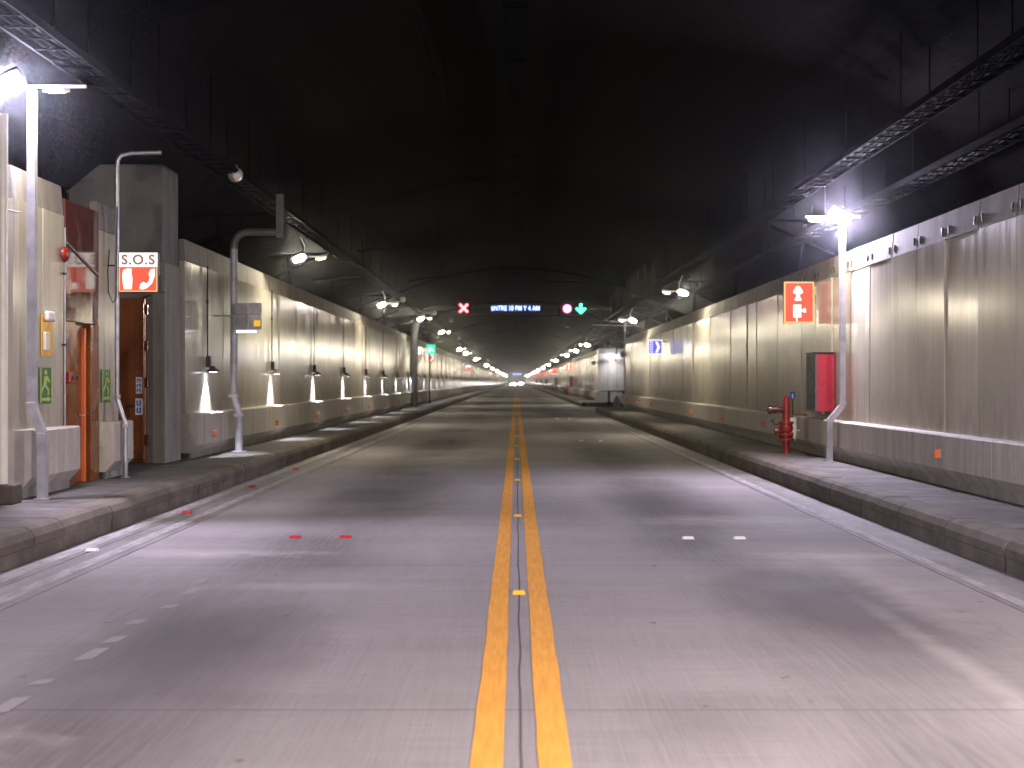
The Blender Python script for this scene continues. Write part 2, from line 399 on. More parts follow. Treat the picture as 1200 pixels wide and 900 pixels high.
tag(mk.build("worn_patch_marking", M["scuff"]), kind='structure')
tag(MB().add([(KL, 108.5, .007), (KR, 108.5, .007), (KR, 112.5, .007), (KL, 112.5, .007)], [(0, 1, 2, 3)]).build("road_trench", M["groove"]), kind='structure')

def kerb(face, side, ya, yb, name="kerb"):
    g = MB(); y = ya
    while y < yb - .01:
        L = .82 if y < 130 else 40; L = min(L, yb-y); j = random.uniform(-.006, .006); h = random.uniform(-.004, .004)
        f = face + j; s = side
        g.prism_y([(f, -.05), (f, .13+h), (f-s*.012, .14+h), (f-s*.012, .215+h), (f+s*.03, .278+h), (f+s*.09, HS+.006+h), (f+s*.34, HS+.006+h), (f+s*.34, -.05)], y+.006, y+L-.006)
        y += L
    return tag(g.build(name, M["kerb"]), kind='structure')
kerb(KL, -1, Y0, Y1); kerb(KR, 1, Y0, BAY0+2.2); kerb(KR, 1, BAY1-4.5, Y1)
g = MB(); g.box(KL-.345, -9, Y0, Y1, -.05, HS); tag(g.build("walkway", M["walk"]), kind='structure')
g = MB(); g.box(KR+.345, 9, Y0, BAY0+2.1, -.05, HS); g.box(KR+.345, 9, BAY1-4.4, Y1, -.05, HS)
tag(g.build("walkway", M["walk"]), kind='structure')

# vault: an arch over everything, with set-forward rings
def arch(rx, zc, rz, n=40, base=-.3):
    pts = [(-rx, base)] if base is not None else []
    for k in range(n+1):
        t = math.pi*(1 - k/n); pts.append((rx*math.cos(t), zc + rz*math.sin(t)))
    if base is not None: pts.append((rx, base))
    return pts
pr = arch(8.6, 2.4, 4.75); n = len(pr); vs = []; fs = []
ys = [Y0] + [Y0+6*k for k in range(1, 52)] + [400, 600, Y1]
for y in ys: vs += [(x, y, z) for x, z in pr]
for i in range(len(ys)-1):
    for k in range(n-1): fs.append((i*n+k, i*n+k+1, (i+1)*n+k+1, (i+1)*n+k))
g = MB(); g.add(vs, fs, True); g.add([(x, Y0, z) for x, z in pr], [tuple(range(n))]); g.add([(x, Y1, z) for x, z in pr], [tuple(range(n))])
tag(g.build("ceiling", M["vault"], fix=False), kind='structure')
g = MB()
for y in [66+27.0*k for k in range(14)]:                  # shallow construction rings
    po = arch(8.58, 2.4, 4.74, 40, None); pi = arch(8.55, 2.4, 4.67, 40, None)
    w = .16
    for k in range(6, 34):
        a, b, c, d = po[k], po[k+1], pi[k+1], pi[k]
        g.add([(a[0], y, a[1]), (b[0], y, b[1]), (c[0], y, c[1]), (d[0], y, d[1]), (a[0], y+w, a[1]), (b[0], y+w, b[1]), (c[0], y+w, c[1]), (d[0], y+w, d[1])],
              [(0, 1, 2, 3), (7, 6, 5, 4), (3, 2, 6, 7)])
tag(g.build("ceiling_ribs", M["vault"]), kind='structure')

# ------------------------------------------------------------------ panelled walls
def panel_wall(side, ya, yb, mat, label, strip_end=True):
    s = side
    X, Fx, FF, T, ST, PB = (XL, FL, FFL, TOPL, STRL, PBL) if s < 0 else (XR, FR, FFR, TOPR, STRR, PBR)
    root = empty("panelled_wall", (X, ya, HS), label, "wall")
    off = Vector((-X, -ya, -HS))
    def shift(m):
        m.v = [tuple(Vector(v)+off) for v in m.v]; return m
    pn = MB(); st = MB(); sl = MB(); P = 1.275
    k = math.floor(ya/P); 
    while k*P < yb:
        a, b = max(ya, k*P)+.009, min(yb, (k+1)*P)-.009; k += 1
        if b-a < .03: continue
        j0, j1, tl = random.uniform(0, .012), random.uniform(0, .012), random.uniform(-.016, .016)
        vs = []
        for y, j in ((a, j0), (b, j1)):
            vs += [(X+s*j, y, PB-.03), (X+s*(j+tl+.0), y, ST), (X+s*.12, y, ST), (X+s*.12, y, PB-.03)]
        pn.add(vs, [(0, 1, 5, 4), (1, 2, 6, 5), (2, 3, 7, 6), (3, 0, 4, 7), (3, 2, 1, 0), (4, 5, 6, 7)])
        j = random.uniform(0, .006)
        vs = []
        for y in (a, b): vs += [(X+s*(.004+j), y, ST+.003), (X+s*(.035+j), y, T), (X+s*.13, y, T), (X+s*.13, y, ST+.003)]
        st.add(vs, [(0, 1, 5, 4), (1, 2, 6, 5), (2, 3, 7, 6), (3, 0, 4, 7), (3, 2, 1, 0), (4, 5, 6, 7)])
        if s > 0 and a < 27:
            for yy in (a+.13, b-.13):
                if yy > ya+.1: sl.box(X-s*.000, X+s*.03, yy-.018, yy+.018, ST+.07, ST+.17)
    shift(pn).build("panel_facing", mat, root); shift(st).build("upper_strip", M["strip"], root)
    if sl.v: shift(sl).build("bracket_slots", M["dark"], root)
    shift(MB().box(X+s*.125, X+s*.16, ya+.02, yb-.02, PB, T-.06)).build("backing", M["groove"], root)
    g = MB(); y = ya
    while y < yb-.05:
        L = min(5.1, yb-y) if y < 300 else yb-y
        f = Fx + random.uniform(-.004, .004)
        g.prism_y([(f, .545), (f, PB-.02), (f+s*.02, PB), (X+s*.10, PB), (X+s*.10, .40), (f+s*.13, .40)], y+.006, y+L-.006); y += L
    shift(g).build("plinth", M["plinth"], root)
    shift(MB().box(FF+s*.04, X+s*.08, ya+.05, yb-.03, HS-.02, .398)).build("dark_groove", M["groove"], root)
    g = MB(); y = ya
    while y < yb-.05:
        L = min(2.5, yb-y) if y < 200 else yb-y
        g.box(FF, FF+s*.08, y+.12 if y == ya else y+.004, y+L-.004, HS-.01, .43); y += L
    shift(g).build("foot_course", M["foot"], root)
    return root
panel_wall(1, Y0+2, BAY0, M["panel_r"], "long pale polished panel wall right of the road with the red hose cabinet on it")
panel_wall(1, BAY1, Y1-1, M["panel_r"], "far panel wall that resumes beyond the brightly lit lay-by opening")
panel_wall(-1, 15.6, 17.36, M["panel_l"], "short panel wall between the lamp pole and the brown emergency door")
panel_wall(-1, 18.80, 19.75, M["panel_l"], "narrow panel wall between the two brown emergency doors with an orange reflector below")
panel_wall(-1, 23.75, Y1-1, M["panel_l"], "long beige panel wall left of the road with a row of hooded lamps")

# end faces
r = empty("end_wall", (XR+1.6, BAY1, 0), "cream wall end face in the lay-by, lit white by its lamp", "wall")
off = lambda m, o: (setattr(m, 'v', [tuple(Vector(v)-Vector(o)) for v in m.v]), m)[1]
o3 = (XR+1.6, BAY1, 0)
off(MB().box(XR-.02, 8.4, BAY1-.16, BAY1-.02, 1.0, 3.55), o3).build("facing", M["plinth"], r)
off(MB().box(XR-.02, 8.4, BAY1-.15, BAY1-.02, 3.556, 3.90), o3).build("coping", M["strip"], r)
g = MB()
for k in range(1, 3): g.box(XR+.62*k, XR+.62*k+.02, BAY1-.166, BAY1-.161, 1.0, 3.55)
off(g, o3).build("joints", M["groove"], r)
off(MB().prism_y([(FR-.05, 0), (FR-.05, .95), (8.4, .95), (8.4, 0)], BAY1-.30, BAY1-.02), o3).build("plinth", M["plinth"], r)
g = MB(); g.box(XR+.0, 8.4, BAY0+.02, BAY0+.3, 0, 3.8)
tag(g.build("return_wall", M["plinth"]), "plain concrete end of the near hydrant wall at the lay-by", "wall")

# the tall concrete block behind the second door
bx = (-6.6, 22.6, HS)
r = empty("concrete_pier", bx, "tall dull grey concrete pier between the second brown door and the lamp-lit wall", "pier")
g = MB(); g.rbox(-8.0, -5.84, 22.6, 23.6, HS-.02, 5.25, .03); off(g, bx).build("shaft", M["grey"], r)
g = MB(); g.rbox(-6.02, -5.80, 22.57, 23.62, HS-.02, 3.62, .01); off(g, bx).build("lower_casing", M["foot"], r)
# back wall of the door recess
tag(MB().box(-7.6, -7.4, 3, 23, HS-.02, 5).build("recess_wall", M["rock"]), "dark back wall behind the emergency doors", "wall")

# ------------------------------------------------------------------ first brown door with its frame and cladding
d = (XL, 18.08, HS)
door = empty("emergency_door", d, "brown metal emergency door standing ajar, its open edge bright orange", "door")
def P(m, name, mat, parent=door, o=d): return off(m, o).build(name, mat, parent)
f = XL
P(MB().rbox(f-.10, f+.012, 17.38, 17.80, HS, 2.42, .006), "jamb", M["brown"])
P(MB().rbox(f-.10, f+.012, 18.42, 18.78, HS, 2.42, .006), "jamb", M["brown"])
P(MB().rbox(f-.10, f+.008, 17.38, 18.78, 2.425, 3.98, .006), "transom_panel", M["maroon"])
P(MB().rbox(f-.13, f-.06, 17.81, 18.24, HS+.01, 2.40, .005), "door_leaf", M["brown"])
P(MB().rbox(f-.07, f-.012, 18.24, 18.30, HS+.01, 2.36, .008), "open_leaf", M["orange_leaf"])
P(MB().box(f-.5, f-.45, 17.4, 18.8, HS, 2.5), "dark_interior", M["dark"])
P(MB().lathe([(.0, 0), (.05, .0), (.05, .03), (.02, .05)], (f-.06, 17.95, 1.72), (1, 0, 0)), "round_lock", M["blackink"])
P(MB().tube([(f-.05, 18.14, 1.2), (f-.0, 18.14, 1.2), (f-.0, 18.05, 1.2)], .012), "handle", M["steel"])
P(MB().tube([(f+.02, 17.40, 3.42), (f+.03, 18.74, 3.10)], .012, 8), "stay_bar", M["steel"])

# second brown door on the pier's near face
d2 = (-6.33, 22.55, HS)
dr = empty("cabinet_door", d2, "tall glossy brown door on the pier behind the SOS pole, with two blue-inked stickers", "door")
def P2(m, n_, mt): return off(m, d2).build(n_, mt, dr)
P2(MB().rbox(-6.62, -6.11, 22.50, 22.56, HS+.02, 3.02, .012), "door_leaf", M["brown"])
P2(MB().rbox(-6.27, -6.13, 22.478, 22.499, HS+.02, 2.95, .006), "folded_edge", M["brown"])
for zz in (2.75, 2.15, 1.55, .6):
    P2(MB().rbox(-6.115, -6.06, 22.47, 22.55, zz, zz+.17, .006), "hinge", M["maroon"])
P2(MB().rbox(-6.26, -6.16, 22.470, 22.476, 1.45, 1.72, .002), "sticker", M["whitepl"])
st1 = P2(MB().rbox(-6.27, -6.15, 22.470, 22.476, 1.10, 1.37, .002), "sticker", M["whitepl"])
g = MB()
for z0 in (1.47, 1.55, 1.635):
    g.box(-6.245, -6.225, 22.465, 22.469, z0, z0+.06); g.box(-6.20, -6.18, 22.465, 22.469, z0, z0+.06); g.box(-6.224, -6.201, 22.465, 22.469, z0+.045, z0+.06)
for z0 in (1.13, 1.25):
    g.box(-6.25, -6.225, 22.465, 22.469, z0, z0+.09); g.box(-6.20, -6.175, 22.465, 22.469, z0, z0+.09); g.box(-6.224, -6.201, 22.465, 22.469, z0, z0+.015)
P2(g, "sticker_print", M["blueink"])
P2(MB().tube([(-6.40, 22.50, 1.25), (-6.40, 22.43, 1.25), (-6.28, 22.43, 1.25)], .012).tube([(-6.36, 22.46, 1.28), (-6.36, 22.46, 1.06)], .010), "handle", M["dark"])
P2(MB().tube([(-6.15, 22.50, 3.03), (-5.98, 22.30, 3.06)], .010), "door_stay", M["dark"])
P2(MB().rbox(-6.30, -6.10, 22.40, 22.499, .36, .50, .02), "drip_box", M["brown"])

# ------------------------------------------------------------------ text helper
def text_mesh(txt, size, extrude=.004, bold=0.0, spacing=1.0, align='CENTER'):
    cu = bpy.data.curves.new("tmp", 'FONT'); cu.body = txt; cu.size = size; cu.extrude = extrude; cu.offset = bold
    cu.space_character = spacing; cu.align_x = align; cu.align_y = 'CENTER'
    o = bpy.data.objects.new("tmp", cu); me = bpy.data.meshes.new_from_object(o)
    bpy.data.objects.remove(o); bpy.data.curves.remove(cu); return me
def text_obj(name, txt, size, mat, parent, loc, bold=0.0, spacing=1.0):
    me = text_mesh(txt, size, .004, bold, spacing); me.materials.clear(); me.materials.append(mat)
    o = bpy.data.objects.new(name, me); link(o, parent); o.location = loc; o.rotation_euler = (math.pi/2, 0, 0); return o

# ------------------------------------------------------------------ small things on the hooded-lamp wall near the doors
def wall_plate(name, y0, y1, z0, z1, mat, label, cat, group=None):
    c = (XL+.004, (y0+y1)/2, (z0+z1)/2); r = empty(name, c, label, cat, group)
    off(MB().rbox(XL+.003, XL+.012, y0, y1, z0, z1, .003), c).build("plate", mat, r); return r, c
def running_man(r, c, w, h):
    # figure and arrow on the wall-mounted plate, facing +x
    g = MB(); x = .011
    def poly(pts): g.plate([(x, p[0]*w, p[1]*h) for p in pts], (.003, 0, 0))
    poly([(-.10, .30), (.02, .30), (.06, .36), (.02, .42), (-.10, .42), (-.14, .36)])
    poly([(-.16, .26), (.10, .26), (.30, .12), (.26, .06), (.06, .16), (.0, .0), (.22, -.10), (.20, -.26), (.10, -.26), (.10, -.14), (-.16, -.02), (-.34, -.20), (-.40, -.12), (-.2, .04)])
    poly([(-.36, -.34), (.10, -.34), (.10, -.30), (.36, -.38), (.10, -.46), (.10, -.42), (-.36, -.42)])
    g.build("running_figure", M["lime"], r)
    g = MB(); t = .03
    for a in ((-.47, -.40, -.48, .48), (.40, .47, -.48, .48)): g.box(.0105, .0135, a[0]*w, a[1]*w, a[2]*h, a[3]*h)
    g.build("border", M["lime"], r)
r, c = wall_plate("exit_sign", 16.44, 16.88, 1.38, 1.82, M["greenpl"], "green running man exit plate below the yellow plate, left of the open door", "exit sign"); running_man(r, c, .44, .44)
r, c = wall_plate("exit_sign", 18.90, 19.34, 1.36, 1.82, M["greenpl"], "green running man exit plate right of the open brown door", "exit sign"); running_man(r, c, .42, .46)
r, c = wall_plate("call_box", 16.50, 16.92, 1.96, 2.46, M["yellowpl"], "bright yellow call box panel on the wall above the green exit plate", "call box")
g = MB(); g.rbox(.010, .05, -.17, -.02, -.18, .04, .01); g.build("handset_cover", M["pale"], r)
g = MB(); g.rbox(.010, .07, -.14, .14, .17, .30, .03); g.build("lamp_cap", M["pale"], r)
a = empty("alarm_button", (XL+.01, 17.47, 1.70), "small red alarm button box on the left jamb of the open door", "alarm")
MB().rbox(0.004, .06, -.07, .07, -.075, .075, .02).build("box", M["red"], a); MB().lathe([(.03, 0), (.03, .012), (.01, .02)], (.06, 0, 0), (1, 0, 0)).build("button", M["dark"], a)
a = empty("alarm_bell", (XL+.03, 17.22, 3.25), "round dull red alarm bell high on the wall beside the door cladding", "alarm bell")
MB().lathe([(.02, -.03), (.03, .0), (.10, .01), (.10, .03), (.075, .06), (.03, .085)], (0, 0, 0), (1, 0, 0)).build("gong", M["red"], a)
MB().rbox(-.02, .03, -.03, .03, -.03, .03, .005).build("base", M["dark"], a)
a = empty("conduit", (XL+.03, 17.30, .5), "thin vertical steel conduit along the left side of the door cladding", "conduit")
MB().tube([(0, 0, 0), (0, 0, 3.1)], .012).build("pipe", M["steel"], a)
for z in (.5, 1.6, 2.5): MB().rbox(-.03, .016, -.02, .02, z, z+.03, .004).build("clip", M["dark"], a)

# ------------------------------------------------------------------ poles with an offset foot
def jog_pole(name, base, upper_dx, top, hj0, hj1, w, label, cat="pole", mat=None, square=True):
    r = empty(name, base, label, cat)
    mat = mat or M["polesteel"]
    MB().tube([(0, 0, 0), (0, 0, hj0)], w, square=square).build("lower_post", mat, r)
    MB().tube([(0, 0, hj0-.0), (upper_dx, 0, hj1)], w*.96, square=square).build("offset_piece", mat, r)
    MB().tube([(upper_dx, 0, hj1-.0), (upper_dx, 0, top)], w*.92, square=square).build("upper_post", mat, r)
    MB().rbox(-w*1.6, w*1.6, -w*1.6, w*1.6, 0, .012, .002).build("base_plate", mat, r)
    for (x, z) in ((0, hj0-.02), (upper_dx, hj1+.02)): MB().rbox(x-w*1.12, x+w*1.12, -w*1.12, w*1.12, z-.03, z+.03, .004).build("clamp", mat, r)
    return r

def luminaire(parent, lens, tilt, face, name="luminaire", size=(.34, .24), shell="darkgrey", roll=0):
    """flat street-light head; lens looks down and towards face (+1/-1 along y)"""
    r = bpy.data.objects.new(name, None); link(r, parent)
    hx, hy = size[0]/2, size[1]/2
    Rm = Matrix.Rotation(math.radians(roll), 4, 'Y') @ Matrix.Rotation(math.radians(tilt)*face, 4, 'X')
    MB().rbox(-hx, hx, -hy, hy, 0, .055, .012, Rm).build("housing", M[shell], r)
    g = MB()
    for k in range(6): g.box(-hx+.04+k*.05, -hx+.055+k*.05, -hy*.7, hy*.7, .056, .08, Rm)
    g.build("cooling_fins", M["steel"], r)
    # recessed bezel + lens
    g = MB(); n = 16; e = [(math.cos(2*math.pi*k/n)*hx*.86, math.sin(2*math.pi*k/n)*hy*.86) for k in range(n)]
    g.add([Rm @ Vector((x, y, -.006)) for x, y in e], [tuple(range(n-1, -1, -1))]); g.build("lens", lens, r, fix=False)
    return r

# left near pole lamp (base on the walkway), right near pole lamp
def pole_lamp(x, y, side, jdx, top, lensx, armx, lens, label, hj0, hj1):
    r = jog_pole("lamp_post", (x, y, HS), jdx, top-HS, hj0-HS, hj1-HS, .05, label, "street lamp")
    s = -side                                             # towards the road
    MB().tube([(jdx-s*.30, 0, top-HS+.03), (jdx+s*.62, 0, top-HS+.03)], .022).build("cross_arm", M["pale"], r)
    a = luminaire(r, lens, 42, -1, size=(.40, .30), roll=-24*s); a.location = (lensx, -.10, top-HS+.02)
    b = luminaire(r, M["lens_warm"], 12, 1, size=(.26, .2), shell="pale"); b.location = (armx, .12, top-HS-.01)
    return r
pole_lamp(-5.43, 15.65, -1, -.12, 5.00, -.36, .12, M["lens_cool"], "tall jogged grey lamp post with dazzling white head beside the white wall end", 1.05, 1.36)
pole_lamp(5.25, 22.9, 1, .22, 4.38, .16, -.20, M["lens_cool"], "grey jogged lamp post with dazzling head in front of the red hose cabinet", .98, 1.25)

# post at the picture's left edge and its foot block
r = empty("conduit_post", (-5.66, 15.05, HS), "pale straight post on a dark foot block beside the white wall end", "post")
MB().tube([(0, 0, .22), (0, 0, 4.3)], .055, 12).build("post", M["pale"], r)
MB().rbox(-.30, .16, -.12, .16, 0, .22, .02).build("foot_block", M["kerb"], r)
MB().tube([(.0, .05, 3.25), (-.0, .55, 3.28)], .01).build("tie_rod", M["steel"], r)

# ------------------------------------------------------------------ SOS sign boxes
def sign_box(name, c, w, h, t, label, cat, group, body=None):
    r = empty(name, c, label, cat, group)
    MB().rbox(-w/2, w/2, .004, t, -h/2, h/2, .012).build("casing", body or M["darkgrey"], r)
    return r
def sos_sign(c, label, detail=True):
    w, h = .56, .57
    r = sign_box("sos_sign", c, w, h, .12, label, "SOS sign", "SOS signs on the hooded-lamp wall")
    MB().box(-w/2+.01, w/2-.01, -.004, .003, .075, h/2-.01).build("white_face", M["e_white"], r)
    MB().box(-w/2+.01, w/2-.01, -.004, .003, -h/2+.01, .07).build("red_face", M["e_salmon"], r)
    if detail:
        text_obj("lettering", "S.O.S", .19, M["e_ink"], r, (0, -.006, .17), .006, 1.15)
        g = MB()
        def poly(pts): g.plate([(p[0], -.009, p[1]) for p in pts], (0, .004, 0))
        poly([(-.20, -.24), (-.09, -.24), (-.08, -.10), (-.095, .0), (-.09, .045), (-.15, .055), (-.21, .03), (-.225, -.04), (-.215, -.15)])   # telephone body
        pts = [(.02, -.235), (.03, -.17), (.075, -.135), (.10, -.155), (.135, -.15), (.16, -.11), (.165, -.06), (.145, -.03), (.175, .04), (.235, .05), (.235, -.05), (.20, -.15), (.13, -.22), (.07, -.245)]
        poly(pts)                                                                        # handset
        g.build("telephone_pictogram", M["e_white"], r)
        g = MB()
        for a in ((-w/2+.012, -w/2+.024, -h/2+.012, .07), (w/2-.024, w/2-.012, -h/2+.012, .07), (-w/2+.025, w/2-.025, -h/2+.012, -h/2+.024)): g.box(a[0], a[1], -.008, -.005, a[2], a[3])
        g.build("border", M["e_amber"], r)
    return r
sos = sos_sign((-5.33, 19.25, 3.19), "lit SOS telephone sign box on the thin jogged pole, nearest the camera")
MB().tube([(-.28, .06, .1), (-.50, .06, .1)], .012).build("bracket", M["dark"], sos)
MB().rbox(.275, .34, .05, .16, -.28, -.04, .01).build("ballast_box", M["dark"], sos)
p = jog_pole("sign_pole", (-5.48, 19.15, HS), -.12, 4.35, 1.05-HS, 1.42-HS, .035, "thin jogged pipe pole carrying the nearest SOS sign", "pole", M["steel"], False)
MB().tube([(-.12, 0, 4.34), (-.11, .0, 4.45), (-.06, 0, 4.52), (.08, 0, 4.55), (.5, .0, 4.56)], .03).build("top_bend", M["steel"], p)
a = empty("loose_cable", (-5.62, 19.12, 2.2), "thin black cable looping down beside the nearest SOS sign pole", "cable")
MB().tube([(-.08, 0, 1.3), (-.10, 0, 1.0), (-.09, 0, .7), (-.03, 0, .55), (.02, 0, .62), (.03, 0, 1.9)], .008, 6).build("cable", M["cable"], a)
for i, (y, lb) in enumerate(((84, "lit SOS sign below the small green sign on the hooded-lamp wall"), (152, "small pinkish lit SOS sign on the hooded-lamp wall, next one beyond the green sign"),
                             (285, "tiny pinkish SOS sign far down the left wall"))):
    sos_sign((-5.34, y, 3.15), lb, i < 1)
for y in (390,):
    sos_sign((-5.34, y, 3.15), "last faint speck of an SOS sign deep on the hooded-lamp wall", False)
sos_sign((5.28, 204, 3.1), "white lit sign among the red hydrant signs on the far hydrant wall", False)

# green sign on its own post at z=84
r = empty("green_sign", (-5.30, 83.6, HS), "small lit green sign on a dark post beside the overhead gantry leg", "sign", )
MB().rbox(-.05, .05, -.05, .05, 0, 4.1, .01).build("post", M["dark"], r)
MB().rbox(-.20, .36, -.16, -.06, 3.02, 3.62, .01).build("casing", M["darkgrey"], r)
MB().box(-.19, .35, -.172, -.162, 3.03, 3.61).build("lit_face", M["e_green"], r)
g = MB(); g.plate([(-.05, -.176, 3.12), (.05, -.176, 3.12), (.10, -.176, 3.3), (.22, -.176, 3.14), (.28, -.176, 3.2), (.16, -.176, 3.42), (.0, -.176, 3.46), (-.1, -.176, 3.3)], (0, .003, 0)); g.build("running_figure", M["e_mint"], r)

# grey sign panel seen from behind at (285,340)
r = empty("traffic_signal_panel", (-5.35, 26.0, 2.9), "grey cross-braced sign panel seen from behind with a yellow square on its corner", "sign panel")
zc = .48
MB().rbox(-.0, .50, -.03, .03, .02+zc-.48, .24+zc-.48, .006).rbox(-.0, .50, -.03, .03, -.26+.0, -.02, .006).build("panel", M["polesteel"], r)
MB().rbox(.235, .262, -.05, -.032, -.26, .25, .004).build("upright_rail", M["pale"], r)
MB().rbox(-.42, .50, -.055, -.034, -.018, .015, .004).build("cross_rail", M["steel"], r)
MB().rbox(.36, .48, -.046, -.036, -.20, -.09, .003).build("yellow_tag", emissive("lit_amber_tag", (1, .52, .01), .9), r)
MB().rbox(.02, .40, -.02, .02, -.32, -.28, .01).build("light_bar", emissive("pale_cyan_light_bar", (.7, 1, 1), 3.0), r)

# big bent pipe with an offset foot at z=26.2
r = jog_pole("bent_pipe", (-5.34, 26.3, HS), -.10, 3.95, 1.02-HS, 1.35-HS, .075, "thick grey bent duct pipe rising in front of the hooded-lamp wall", "duct pipe", M["polesteel"], False)
pth = [(-.10, 0, 3.9)] + [(-.10+.28*(1-math.cos(t)), 0, 3.95+.28*math.sin(t)) for t in [math.pi/2*k/6 for k in range(7)]] + [(.80, 0, 4.23)]
MB().tube(pth, .07, 12).build("top_bend", M["darkgrey"], r)
MB().rbox(.72, .86, -.07, .07, 4.12, 4.95, .01).build("hanger_post", M["darkgrey"], r)

# ------------------------------------------------------------------ overhead bracket lamps (hung from the cable trays)
def bracket_lamp(x, y, z, side, lens, label, group=None, arm=.38, aim=-1, shell='pale'):
    s = -side
    r = empty("tunnel_lamp", (x, y, z), label, "tunnel lamp", group)
    MB().tube([(s*.10, 0, .03), (s*.10, 0, .30), (s*.0, 0, .52)], .018, 6).build("hanger", M["steel"], r)
    MB().tube([(-s*.10, 0, .05), (s*.55, 0, .05)], .018, 6).build("cross_arm", M["pale"], r)
    a = luminaire(r, lens, 33, aim, roll=-20*s); a.location = (0, .12*aim, 0)
    b = luminaire(r, lens, 15, -aim, size=(.26, .2), shell=shell, roll=-14*s); b.location = (s*(arm+.10), .10, 0.02)
    return r
ords = ["second", "third", "fourth", "fifth", "sixth", "seventh", "eighth", "ninth", "tenth"]
left_l = [(33.5, 5.3, 4.66), (53.5, 5.25, 4.65), (75, 5.25, 5.08), (96, 5.25, 5.12), (125, 5.2, 4.6), (141, 5.2, 4.55), (175, 5.2, 4.5), (237, 5.2, 4.45)]
right_l = [(42.7, 5.2, 4.42), (61, 5.2, 4.37), (100, 5.2, 4.32), (119, 5.2, 4.32), (141, 5.2, 4.35), (178, 5.2, 4.35), (219, 5.2, 4.3), (262, 5.2, 4.3)]
proto = {}
def far_lamp(side, y, x, z, label, group=None, near=None):
    q = 4.98/x; x = 4.98; z = EYE+(z-EYE)*q; y = y*q if y > 5 else y
    if near:
        bracket_lamp(side*x, y, z, side, M["lens_back" if near == "near" else "lens_warm"], label, group, aim=1); return
    key = (side, y > 80)
    if key not in proto:
        proto[key] = bracket_lamp(side*x, y, z, side, M["lens_warm"], label, group, shell="darkgrey" if y > 80 else "pale"); return
    c = copy_tree(proto[key]); c.location = (side*x, y, z); c['label'] = label
    if group: c['group'] = group
for i, (y, x, z) in enumerate(left_l): far_lamp(-1, y, x, z, f"bright lamp above the hooded-lamp wall, {ords[i]} lit lamp in its line from the near end", "lamps above the hooded-lamp wall")
for i, (y, x, z) in enumerate(right_l): far_lamp(1, y, x, z, f"bright lamp above the hydrant wall, {ords[i]} lit lamp in its line from the near end", "lamps above the hydrant wall")
for k in range(6):
    far_lamp(-1, 300+k*75, 5.2, 4.45, "tiny lamp in the string merging into the far glow above the hooded-lamp wall", "tiny far lamps above the hooded-lamp wall")
    far_lamp(1, 325+k*75, 5.2, 4.3, "tiny lamp in the string merging into the far glow above the hydrant wall", "tiny far lamps above the hydrant wall")
# lamps just behind the camera position (same rows), they light the foreground
far_lamp(-1, -5, 5.3, 4.8, "lamp of the left row standing behind the viewpoint", "lamps above the hooded-lamp wall", "near")
far_lamp(1, 2.2, 5.25, 4.5, "lamp of the right row standing beside the viewpoint", "lamps above the hydrant wall", "near")


# ------------------------------------------------------------------ hooded wall lamps with cable
sp = bpy.data.lights.new("wall_lamp_beam", 'SPOT'); sp.energy = SPOT_W; sp.spot_size = math.radians(88); sp.spot_blend = .55; sp.color = (.90, .91, 1.0); sp.shadow_soft_size = .025
def wall_lamp():
    r = empty("wall_lamp", (XL, 25.2, 1.86), "", "wall lamp", "hooded lamps along the hooded-lamp wall")
    MB().tube([(.03, 0, .28), (.03, 0, 1.95)], .012, 6).build("cable", M["cable"], r)
    MB().rbox(.004, .09, -.05, .05, .07, .28, .01).build("junction_box", M["dark"], r)
    MB().rbox(.010, .05, -.025, .025, 1.25, 1.32, .005).build("cable_clip", M["dark"], r)
    MB().lathe([(.02, .08), (.05, .06), (.09, .03), (.125, .0), (.13, -.015)], (.135, 0, 0), (0, 0, 1), 18).build("hood", M["darkgrey"], r)
    MB().tube([(.06, 0, .08), (.17, 0, .07)], .018, 6).build("arm", M["dark"], r)
    g = MB(); n = 10; g.add([(.135+.085*math.cos(2*math.pi*k/n), .09*math.sin(2*math.pi*k/n), -.018) for k in range(n)], [tuple(range(n-1, -1, -1))]); g.build("lens", M["lens_small"], r, fix=False)
    l = bpy.data.objects.new("beam", sp); link(l, r); l.location = (.13, 0, -.04); l.rotation_euler = (0, math.radians(4), 0)
    return r
w0 = wall_lamp(); n_ = 0; y = 25.3
nm = ["nearest", "second", "third", "fourth", "fifth", "sixth", "seventh", "eighth", "ninth", "tenth", "eleventh", "twelfth"]
while y < 430:
    o = w0 if n_ == 0 else copy_tree(w0)
    o.location = (XL, y, 1.84)
    if n_ < 12: o['label'] = f"hooded lamp on a black cable with white beam below, {nm[n_]} of its row"
    else:
        o['label'] = "tiny hooded lamp past the green sign, merging into a bright line of lamps"; o['group'] = "tiny far hooded lamps on the hooded-lamp wall"
    n_ += 1; y += 6.66

